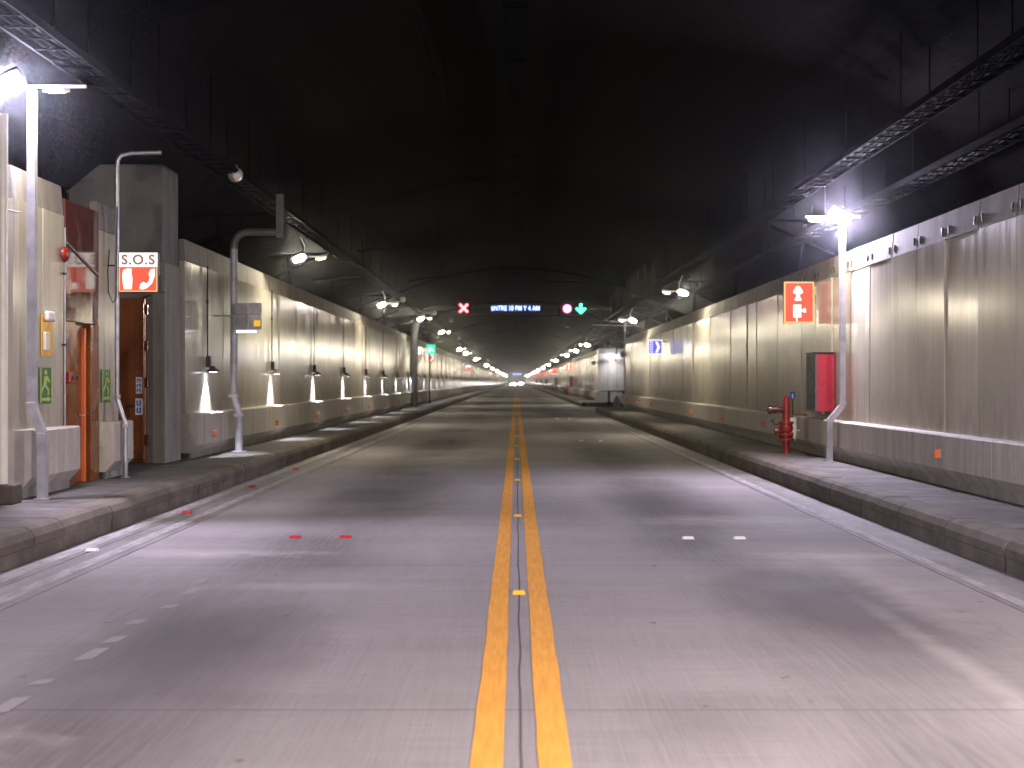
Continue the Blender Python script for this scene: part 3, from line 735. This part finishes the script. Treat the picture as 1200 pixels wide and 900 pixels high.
# ------------------------------------------------------------------ orange reflectors on the plinths
def reflector(x, y, z, side, label, group):
    r = empty("orange_reflector", (x, y, z), label, "reflector", group)
    s = -side
    MB().rbox(-.0, s*.012, -.05, .05, -.06, .06, .003).build("bracket", M["steel"], r)
    MB().rbox(s*.013, s*.075, -.045, -.030, -.055, .055, .004).build("front_lens", M["orange"], r)
    MB().rbox(s*.013, s*.03, -.029, .05, -.05, .05, .004).build("side_lens", M["orange"], r)
    return r
rl = [19.25] + [24.9+6.55*k for k in range(22)]; rr = [17.4+6.15*k for k in range(9)] + [100+6.3*k for k in range(10)]
r0 = reflector(FL+.003, rl[0], .72, -1, "bright orange reflector on the short plinth between the two brown doors", "orange reflectors on the plinth under the hooded lamps")
for i, y in enumerate(rl[1:]):
    c = copy_tree(r0); c.location = (FL+.003, y, .70); c['label'] = (f"orange reflector on the plinth below the {nm[i]} hooded lamp" if i < 12 else "barely visible orange dot on the far left plinth")
    if i >= 12: c['group'] = "faint far reflectors on the plinth under the hooded lamps"
r0 = reflector(FR-.003, rr[0], .73, 1, "orange reflector on the hydrant-side plinth nearest the camera", "orange reflectors on the hydrant-side plinth")
for i, y in enumerate(rr[1:]):
    c = copy_tree(r0); c.location = (FR-.003, y, .73); c['label'] = (f"orange reflector on the hydrant-side plinth, {nm[i+1]} from the near end" if i < 8 else "barely visible orange dot on the plinth beyond the lay-by")
    if i >= 8: c['group'] = "faint far reflectors beyond the lay-by"

# ------------------------------------------------------------------ road studs
def stud(mat, lensmat, x, y, z, label, group, w=.10):
    r = empty("road_stud", (x, y, z), label, "road stud", group)
    h = w/2
    g = MB(); g.add([(-h, -.045, 0), (h, -.045, 0), (h, .045, 0), (-h, .045, 0), (-h*.8, -.022, .026), (h*.8, -.022, .026), (h*.8, .022, .026), (-h*.8, .022, .026)], [(3, 2, 1, 0), (4, 5, 6, 7), (0, 1, 5, 4), (1, 2, 6, 5), (2, 3, 7, 6), (3, 0, 4, 7)])
    g.build("body", mat, r)
    MB().add([(-h*.86, -.0445, .0015), (h*.86, -.0445, .0015), (h*.72, -.0245, .0255), (-h*.72, -.0245, .0255)], [(0, 1, 2, 3)]).build("lens", lensmat, r, fix=False)
    return r
st0 = stud(M["yelref"], M["yelref"], .02, 10.6, .001, "yellow stud between the double lines, nearest the camera", "yellow studs between the centre lines")
for k in range(1, 22):
    c = copy_tree(st0); c.location = (.02, 10.6+6.07*k, .001); c['label'] = f"yellow stud between the double lines, {nm[k]} from the camera" if k < 12 else "tiny far yellow stud between the converging double lines"
    if k >= 12: c['group'] = "tiny far yellow studs"
pw, pr_ = [], []
for i, y in enumerate((14.3, 37.7, 60)):
    for x, sd in ((1.80, "inner"), (2.34, "outer")):
        stud(M["whitepl"], M["whiteref"], x, y, .001, f"white stud on the right lane, {sd} one of the {nm[i]} pair", "white studs on the lane beside the hydrant", .13)
for i, y in enumerate((14.4, 37.7)):
    for x, sd in ((-1.80, "inner"), (-2.33, "outer")):
        stud(M["redref"], M["redref"], x, y, .001, f"red stud on the left lane, {sd} one of the {nm[i]} pair", "red studs on the lane beside the doors", .13)
for i, y in enumerate((13.2, 17.0, 21.2, 25.4)):
    stud(M["redref"] if i else M["whitepl"], M["redref"] if i else M["whiteref"], -4.10, y, .012,
         ("white stud in the left gutter, nearest the camera", "red stud in the left gutter, first beyond the white one", "red stud in the left gutter, second beyond the white one", "red stud in the left gutter, third beyond the white one")[i], "studs in the left gutter", .12)

# ------------------------------------------------------------------ hydrant, plate, blue marker, cabinet, hydrant signs
hy = (5.06, 25.6, HS)
def hydrant():
    r = empty("fire_hydrant", hy, "red standpipe fire hydrant on the walkway beside the lamp post", "fire hydrant", "hydrants along the hydrant wall")
    MB().lathe([(.072, 0), (.072, .30), (.074, .30), (.074, .98), (.072, 1.02), (.058, 1.06), (.02, 1.08)], (0, 0, 0)).build("standpipe", M["red"], r)
    MB().lathe([(.14, .24), (.14, .28), (.10, .29), (.10, .33), (.14, .34), (.14, .38)], (0, 0, 0)).build("lower_flange", M["red"], r)
    MB().lathe([(.11, .40), (.135, .46), (.12, .55), (.14, .56), (.14, .60)], (0, 0, 0)).build("valve_body", M["red"], r)
    MB().tube([(-.05, 0, .82), (-.22, 0, .82)], .045, 12).lathe([(.075, 0), (.075, .05), (.06, .05), (.06, .10), (.08, .10), (.08, .16)], (-.18, 0, .82), (-1, 0, 0)).build("side_outlet", M["maroon"], r)
    MB().tube([(-.08, 0, .42), (-.20, -.02, .42)], .03, 10).lathe([(.06, 0), (.06, .06), (.04, .06)], (-.16, 0, .42), (-1, 0, 0)).build("lower_outlet", M["red"], r)
    MB().tube([(-.12, 0, .55), (-.22, 0, .55), (-.26, 0, .62)], .012, 8).tube([(-.30, 0, .60), (-.22, 0, .64)], .012, 8).build("valve_lever", M["dark"], r)
    MB().tube([(.05, 0, .72), (.40, .02, .72)], .012, 8).build("tie_rod", M["red"], r)
    g = MB()
    for k in range(8):
        t = k*math.pi/4; g.tube([(.12*math.cos(t), .12*math.sin(t), .225), (.12*math.cos(t), .12*math.sin(t), .395)], .010, 6)
    g.build("flange_bolts", M["dark"], r)
    return r
h0 = hydrant()
r = empty("white_plate_sign", (FR-.02, 26.0, .60), "white upright plate behind the nearest hydrant on the plinth", "plate")
MB().rbox(-.22, -.05, -.01, .0, -.08, .36, .004).build("plate", M["whitepl"], r)
MB().box(-.06, .03, .002, .02, .10, .13).build("bracket", M["steel"], r)
r = empty("blue_marker", (5.30, 26.2, 1.05), "small blue shield marker on a thin stick above the nearest hydrant", "marker")
MB().tube([(0, 0, -.20), (0, 0, .28)], .009, 6).build("stick", M["dark"], r)
MB().plate([(-.05, -.01, .40), (.05, -.01, .40), (.055, -.01, .30), (0, -.01, .22), (-.055, -.01, .30)], (0, .012, 0)).build("shield", M["bluepl"], r)
MB().box(-.012, .012, -.013, -.0105, .28, .36).build("shield_mark", M["whitepl"], r)

def cabinet():
    c = (XR, 23.95, 1.12)
    r = empty("hose_cabinet", c, "red fire hose cabinet with dark glazed front mounted behind the lamp post", "hose cabinet", "hose cabinets along the hydrant wall")
    MB().rbox(-.33, -.012, -.0, .78, 0, 1.03, .012).build("casing", M["cabred"], r)
    MB().rbox(-.345, -.332, .03, .75, .04, .99, .004).build("glazed_door", M["dark"], r)
    g = MB(); g.box(-.352, -.331, -.005, .03, 0, 1.03); g.box(-.352, -.331, .75, .785, 0, 1.03); g.box(-.352, -.331, .031, .749, .99, 1.03); g.box(-.352, -.331, .031, .749, 0, .039)
    g.build("door_frame", M["darkgrey"], r)
    MB().box(-.37, -.0, -.015, .80, 1.032, 1.045).build("top_cover", M["dark"], r)
    MB().rbox(-.05, -.005, .80, .88, -.06, 1.0, .004).build("side_trim", M["pale"], r)
    return r
cab0 = cabinet()

def hydrant_sign(c, label, detail):
    w, h = .56, .77
    r = sign_box("hydrant_sign", c, w, h, .11, label, "hydrant sign", "lit hydrant signs on the hydrant wall", M["darkgrey"])
    MB().box(-w/2+.008, w/2-.008, -.004, .003, -h/2+.008, h/2-.008).build("red_face", M["e_salmon"], r)
    if detail:
        g = MB(); bb = .028
        g.box(-w/2, -w/2+bb, -.010, -.005, -h/2, h/2); g.box(w/2-bb, w/2, -.010, -.005, -h/2, h/2); g.box(-w/2+bb+.001, w/2-bb-.001, -.010, -.005, h/2-bb, h/2); g.box(-w/2+bb+.001, w/2-bb-.001, -.010, -.005, -h/2, -h/2+bb)
        g.build("border", M["e_amber"], r)
        g = MB()
        g.plate([(x-.02, -.012, z) for x, z in ((-.06, .03), (.06, .03), (.065, .06), (.04, .09), (.03, .15), (.085, .17), (.09, .21), (.06, .25), (.04, .29), (0, .31), (-.04, .29), (-.06, .25), (-.09, .21), (-.085, .17), (-.03, .15), (-.04, .09), (-.065, .06))], (0, .004, 0))
        g.plate([(x-.01, -.012, z) for x, z in ((-.10, -.28), (.05, -.28), (.05, -.17), (.085, -.17), (.10, -.19), (.13, -.19), (.14, -.15), (.13, -.11), (.10, -.11), (.085, -.13), (.05, -.13), (.05, -.04), (-.10, -.04))], (0, .004, 0))
        g.box(-.055, -.03, -.012, -.008, -.35, -.285)
        g.build("hydrant_pictogram", M["e_white"], r)
        MB().tube([(w/2-.02, .06, .20), (w/2+.10, .06, .20)], .012, 6).build("bracket", M["dark"], r)
        MB().rbox(w/2+.012, w/2+.05, .02, .06, .14, .30, .004).build("ballast_tag", M["pale"], r)
    return r
hydrant_sign((5.26, 25.4, 3.12), "large lit red hydrant pictogram sign box above the nearest fire hydrant", True)
hs = None
for i, y in enumerate((136, 189, 248, 302, 367, 430)):
    hydrant_sign((5.26, y, 3.12), f"small glowing red hydrant sign beyond the lay-by, {nm[i]} after it", i < 1)
    if i < 5:
        c = copy_tree(h0); c.location = (5.06, y+.4, HS); c['label'] = f"tiny dark hydrant under the {nm[i]} red sign beyond the lay-by"
        c = copy_tree(cab0); c.location = (XR, y-1.4, 1.12); c['label'] = f"tiny dark hose cabinet under the {nm[i]} red sign beyond the lay-by"

# blue lit sign
r = sign_box("blue_sign", (5.17, 50.8, 2.93), .54, .54, .10, "square lit blue arrow sign hanging before the hydrant wall", "sign", None)
MB().box(-.262, .262, -.004, .003, -.262, .262).build("blue_face", M["e_blue"], r)
g = MB(); b_ = .03
g.box(-.27, -.24, -.010, -.005, -.27, .27); g.box(.24, .27, -.010, -.005, -.27, .27); g.box(-.239, .239, -.010, -.005, .24, .27); g.box(-.239, .239, -.010, -.005, -.27, -.24)
g.build("border", M["e_white"], r)
g = MB()
for z in (-.18, -.09, 0, .09, .18): g.box(-.125, -.095, -.012, -.008, z-.03, z+.03); g.box(-.19, -.165, -.012, -.008, z-.03, z+.03)
g.plate([(x+.02, -.012, z) for x, z in ((-.02, .2), (.06, .2), (.16, 0), (.06, -.2), (-.02, -.2), (.07, 0))], (0, .004, 0))
g.build("arrow_pictogram", M["e_white"], r)
MB().tube([(.26, .05, .2), (.42, .05, .2)], .012, 6).build("bracket", M["dark"], r)

# ------------------------------------------------------------------ lay-by things
r = empty("lay_by_lamp", (6.55, BAY1-.9, 3.3), "very bright floodlight washing the lay-by wall white", "floodlight")
MB().rbox(-.28, .28, -.10, .10, .06, .16, .02).build("housing", M["darkgrey"], r)
MB().tube([(0, .0, .12), (0, .75, .2)], .025, 8).build("arm", M["dark"], r)
MB().add([(-.26, -.14, .06), (.26, -.14, .06), (.26, .06, -.03), (-.26, .06, -.03)], [(3, 2, 1, 0)]).build("lens", M["lens_bay"], r, fix=False)
bl = bpy.data.lights.new("bay_beam", 'SPOT'); bl.energy = 28; bl.spot_size = math.radians(120); bl.spot_blend = .6; bl.color = (1, .93, .84); bl.shadow_soft_size = .15
l = bpy.data.objects.new("beam", bl); link(l, r); l.location = (0, .12, -.05); l.rotation_euler = (math.radians(28), 0, 0)
r = empty("barrier_frame", (6.38, 88, 0), "maroon framed barrier with pale bags inside standing in the lay-by", "barrier")
for x in (-.42, .52): MB().rbox(x-.07, x+.07, -.35, .35, 0, .98, .02).build("side_panel", M["maroon"], r)
MB().rbox(-.52, .62, -.38, .38, .981, 1.08, .02).build("top", M["cabred"], r)
g = MB(); g.lathe([(.22, 0), (.25, .08), (.22, .35), (.12, .62), (.03, .72)], (.10, 0, .0), n=10); tag(g.build("bag", M["pale"]), "pale sack inside the maroon barrier frame", "sack").location = (6.38, 88, .0)
for (x, y, z, lb) in ((XR-.16, BAY0-1.0, 3.03, "dark round mirror at the end of the near hydrant wall"), (XR-.16, BAY1+3.0, 2.95, "dark round mirror just beyond the lay-by")):
    r = empty("round_mirror", (x, y, z), lb, "mirror")
    MB().lathe([(.02, .05), (.14, .03), (.17, 0), (.16, -.02)], (0, 0, 0), (0, 1, 0)).build("disc", M["dark"], r)
    MB().tube([(0, .04, 0), (.17, .04, 0)], .015, 6).build("bracket", M["dark"], r)
r = empty("thin_pole", (5.45, BAY0-2, HS), "thin grey pole at the near corner of the lay-by", "pole")
MB().tube([(0, 0, 0), (0, 0, 4.3)], .03, 8).build("post", M["steel"], r)
MB().tube([(0, 0, 4.3), (-1.0, 0, 4.42)], .02, 6).build("arm", M["steel"], r)
MB().tube([(0, 0, 4.15), (-1.6, 0.2, 4.2)], .02, 6).build("lower_arm", M["steel"], r)

# ------------------------------------------------------------------ overhead message gantry
gy = 72.0
r = empty("message_gantry", (-5.36, gy, HS), "overhead message gantry spanning the road with red cross and green arrow", "gantry")
def G(m, n_, mt): return off(m, (-5.36, gy, HS)).build(n_, mt, r)
G(MB().tube([(-5.40, gy, HS), (-5.40, gy, 3.9), (-5.34, gy, 4.5), (-5.15, gy, 5.0), (-4.8, gy, 5.35), (-4.3, gy, 5.5), (-3.6, gy, 5.55)], [.20, .20, .19, .17, .15, .13, .12], 12), "post", M["darkgrey"])
G(MB().tube([(-3.6, gy, 5.55), (0, gy, 5.75), (3.9, gy, 5.55), (5.0, gy, 5.5)], .07, 8), "beam", M["darkgrey"])
G(MB().tube([(3.9, gy, 5.50), (5.0, gy, 5.52)], .05, 8), "arm_end", M["pale"])
G(MB().rbox(-2.9, 2.2, gy+.0, gy+.25, 5.22, 5.78, .02), "display_case", M["dark"])
G(MB().rbox(-3.15, -2.35, gy-.28, gy-.05, 5.16, 5.84, .02), "cross_case", M["dark"])
G(MB().rbox(2.35, 3.75, gy-.10, gy+.15, 5.16, 5.84, .02), "arrow_case", M["dark"])
def bar(g, cx, cz, L, w, ang, y):
    c, s_ = math.cos(ang), math.sin(ang)
    g.plate([(cx+a*c-b*s_, y, cz+a*s_+b*c) for a, b in ((-L, -w), (L, -w), (L, w), (-L, w))], (0, .01, 0))
g = MB(); bar(g, -2.76, 5.50, .30, .055, math.pi/4, gy-.30); G(g, "red_cross", M["e_x"])
g = MB(); bar(g, -2.76, 5.50, .30, .055, -math.pi/4, gy-.315); G(g, "red_cross", M["e_x"])
g = MB(); g.plate([(3.40+x, gy-.115, 5.47+z) for x, z in ((0, -.27), (.28, 0), (.20, .07), (.07, -.05), (.07, .27), (-.07, .27), (-.07, -.05), (-.20, .07), (-.28, 0))], (0, .008, 0)); G(g, "green_arrow", M["e_arrow"])
g = MB(); g.lathe([(.19, 0), (.19, .01)], (2.68, gy-.13, 5.48), (0, 1, 0), 24, False); G(g, "speed_disc", M["e_disc"])
g = MB(); g.lathe([(.24, 0), (.24, .01)], (2.68, gy-.115, 5.48), (0, 1, 0), 24, False); G(g, "speed_ring", M["e_ring"])
text_obj("message_text", "ENTRE 10 PM Y 4 AM", .27, M["e_text"], r, (5.36-.04, -.006, 5.50-HS), .004, 1.03).scale = (1, 1.3, 1)
gy2 = 620.0
r = empty("far_message_gantry", (-5.36, gy2, HS), "tiny far message gantry glowing blue above the vanishing point", "gantry")
off(MB().rbox(-3.2, 3.9, gy2, gy2+.3, 4.4, 5.5, .02), (-5.36, gy2, HS)).build("display_case", M["dark"], r)
off(MB().box(-1.6, 2.4, gy2-.05, gy2-.01, 4.6, 5.3), (-5.36, gy2, HS)).build("lit_display", emissive("far_blue_display", (.25, .35, 1), 2.0), r)
off(MB().tube([(-5.3, gy2, HS), (-5.3, gy2, 5.2), (-3.2, gy2, 5.2)], .12, 8), (-5.36, gy2, HS)).build("post", M["darkgrey"], r)

# ------------------------------------------------------------------ cable trays, hangers, pipes
def tray(side, x0, x1, z, label):
    r = empty("cable_tray", (side*(x0+x1)/2, Y0+1, z), label, "cable tray")
    o_ = (side*(x0+x1)/2, Y0+1, z)
    g = MB(); y = Y0+1.2
    for x in (x0, x1): g.box(side*x-.015, side*x+.015, Y0+1, Y1-5, z, z+.09)
    while y < 220: g.box(side*x0+side*.010, side*x1-side*.010, y, y+.03, z+.01, z+.03); y += .45
    off(g, o_).build("ladder", M["traysteel"], r)
    g = MB()
    for k, (q, rr_) in enumerate(((.25, .025), (.5, .018), (.72, .03))): g.tube([(side*(x0+(x1-x0)*q), Y0+1, z+.055), (side*(x0+(x1-x0)*q), 300, z+.055), (side*(x0+(x1-x0)*q), Y1-5, z+.055)], rr_, 6)
    off(g, o_).build("cables", M["cable"], r)
    zi = 2.4 + 4.75*math.sqrt(1-(x0/8.6)**2)+.1; zo = 2.4 + 4.75*math.sqrt(1-(x1/8.6)**2)+.1
    g = MB().tube([(side*x0, Y0+3, zi), (side*x0, Y0+3, z-.02), (side*x1, Y0+3, z-.02), (side*x1, Y0+3, zo)], .010, 5)
    h = off(g, o_).build("hanger", M["blackmetal"], r)
    for k in range(1, 60): c = h.copy(); C.objects.link(c); c.parent = r; c.location.y += 3.0*k
    return r
tray(1, 5.07, 5.45, 5.10, "ladder cable tray hung along the right side under the dark vault")
tray(-1, 4.70, 5.08, 5.14, "ladder cable tray hung along the left side under the dark vault")
tray(1, 6.1, 6.5, 4.75, "outer cable tray behind the hydrant wall top")
# support arms behind the wall tops
def support(side, y, label, group):
    x = side*6.1; r = empty("support_bracket", (x, y, 3.8), label, "bracket", group)
    MB().tube([(0, 0, -.9), (side*.25, 0, 1.3)], .04, 6).build("strut", M["blackmetal"], r)
    MB().tube([(side*1.9, 0, .2), (-side*.5, 0, 1.25)], .035, 6).build("diagonal", M["blackmetal"], r)
    MB().tube([(side*2.0, 0, 1.3), (-side*1.2, 0, 1.42)], .03, 6).build("cross_bar", M["blackmetal"], r)
    return r
b0 = support(-1, 29, "dark slanting bracket behind the hooded-lamp wall top, nearest the brown doors", "dark brackets behind the hooded-lamp wall")
for k in range(1, 10): c = copy_tree(b0); c.location.y = 29+9*k; c['label'] = f"dark slanting bracket behind the hooded-lamp wall top, {nm[k]} from the brown doors"
b1 = support(1, 30, "dark slanting bracket behind the hydrant wall top, nearest of its row", "dark brackets behind the hydrant wall")
for k in range(1, 10): c = copy_tree(b1); c.location.y = 30+9*k; c['label'] = f"dark slanting bracket behind the hydrant wall top, {nm[k]} in the row"
# hanging floodlights / loudspeakers below the left tray
spk = None
for i, (x, y, z) in enumerate(((-4.72, 23.0, 5.12), (-4.72, 57, 5.05), (-4.4, 74, 5.35), (-4.2, 88, 5.6), (-4.3, 103, 4.9))):
    if spk is None:
        spk = r = empty("loudspeaker", (x, y, z), "", "loudspeaker", "pale loudspeakers under the left tray")
        MB().lathe([(.04, .14), (.07, .12), (.085, 0), (.12, -.10), (.125, -.12), (.10, -.125)], (0, 0, 0), (.3, -1, -.25), 16).build("horn", M["pale"], r)
        MB().tube([(0, 0, .02), (0, .05, .18)], .015, 6).build("bracket", M["steel"], r)
    c = spk if i == 0 else copy_tree(spk); c.location = (x, y, z)
    c['label'] = f"pale round loudspeaker hanging under the left cable tray, {nm[i]} from the camera"
# crown duct in separate lengths, cables and cross pipes on the vault
for i, (a, b) in enumerate(((2, 48), (64, 84), (100, 130))):
    r = empty("crown_duct", (.0, a, 6.6), f"dark rectangular duct hung along the vault crown, {nm[i]} length", "duct", "crown duct lengths")
    MB().rbox(-.17, .17, 0, b-a, 0, .22, .02).build("casing", M["blackmetal"], r)
    h = MB().tube([(-.16, 1, .55), (-.16, 1, -.02), (.16, 1, -.02), (.16, 1, .55)], .010, 5).build("hanger", M["blackmetal"], r)
    for k in range(1, int((b-a-1)/3)): c = h.copy(); C.objects.link(c); c.parent = r; c.location.y = 3.0*k
a = empty("ceiling_cable", (-1.35, 20, 6.75), "thin black cable sagging along the vault left of the crown", "cable")
MB().tube([(-.1+.03*math.sin(k*1.7), k*4.0, .26-.05*(k % 2)) for k in range(30)], .02, 5).build("cable", M["blackmetal"], a)
for i, (y, x0, x1, z) in enumerate(((43, -5.0, -2.2, 5.85), (62, 1.0, 4.6, 6.1), (58, -4.6, -3.0, 6.0), (90, .5, 5.0, 5.9))):
    r = empty("cross_pipe", ((x0+x1)/2, y, z), ("pale cross pipe between the left tray and the vault", "pale cross pipe right of the crown duct", "short dark cross pipe left of the crown", "cross pipe behind the gantry on the right")[i], "pipe")
    h = (x1-x0)/2; sg = 1 if x0 < 0 else -1
    MB().tube([(-h, 0, -.10*sg), (0, 0, .06), (h, 0, .10*sg)], .035, 8).build("pipe", M["traysteel"] if i != 2 else M["blackmetal"], r)
    for q in (-h*.8, h*.8):
        zt = 2.4 + 4.75*math.sqrt(1-(((x0+x1)/2+q)/8.6)**2) - z + .05; MB().tube([(q, 0, .02), (q, 0, zt)], .012, 5).build("hanger_rod", M["blackmetal"], r)

# ------------------------------------------------------------------ far cars
def car(loc, rz, paint, label):
    r = empty("car", loc, label, "car", None, rz)
    # body side profile (y forward = front at -y)
    prof = [(-2.15, .35), (-2.2, .62), (-2.05, .80), (-1.1, .92), (-.45, 1.38), (.9, 1.42), (1.55, 1.02), (2.1, .95), (2.18, .6), (2.1, .35)]
    g = MB(); n = len(prof); vs = []
    for x, k in ((-.86, 1), (.86, 1)):
        vs += [(x*(.80 if z > 1.1 else 1), y, z) for y, z in prof]
    g.add(vs, [tuple(range(n-1, -1, -1)), tuple(range(n, 2*n))] + [(i, (i+1) % n, n+(i+1) % n, n+i) for i in range(n)])
    g.build("body", paint, r)
    MB().add([(-.66, -1.075, .945), (.66, -1.075, .945), (.62, -.50, 1.36), (-.62, -.50, 1.36)], [(0, 1, 2, 3)]).build("windscreen", M["glass"], r)
    MB().add([(-.66, 1.55, 1.045), (.66, 1.55, 1.045), (.62, .96, 1.41), (-.62, .96, 1.41)], [(3, 2, 1, 0)]).build("rear_window", M["glass"], r)
    for x in (-.78, .78):
        for y in (-1.35, 1.35):
            w = MB().lathe([(.32, -.1), (.34, 0), (.32, .1)], (x, y, .33), (1, 0, 0), 16).build("wheel", M["tyre"], r)
            MB().lathe([(.19, -.105), (.19, .105)], (x, y, .33), (1, 0, 0), 12).build("rim", M["steel"], w)
    for x in (-.62, .62):
        MB().lathe([(.10, 0), (.09, .03)], (x, -2.20, .68), (0, -1, 0), 12).build("headlight", M["head"], r)
        MB().rbox(x-.14, x+.14, 2.15, 2.19, .74, .86, .01).build("tail_light", M["tail"], r)
    return r
car((-1.2, 520, 0), 0, M["carwhite"], "oncoming car far down the tunnel with dazzling headlights at the vanishing point")
car((2.0, 610, 0), 0, M["cardark"], "distant car driving away in the right lane showing red tail lights").rotation_euler = (0, 0, 0)

# ------------------------------------------------------------------ added thin haze, scattering forward to give the lamps halos
if HAZE > 0:
    hz = MB().box(-9.5, 9.5, Y0-1, Y1+1, -1.05, 7.6).build("lamp_halo_haze", M["pale"]); hz['kind'] = 'stuff'
    t = NT("halo_haze"); t.n.remove(t.b)
    v = t.n.new("ShaderNodeVolumePrincipled"); v.inputs["Color"].default_value = (.8, .8, .85, 1); v.inputs["Density"].default_value = HAZE; v.inputs["Anisotropy"].default_value = .978
    t.L(v.outputs[0], t.out.inputs["Volume"]); hz.data.materials.clear(); hz.data.materials.append(t.m)
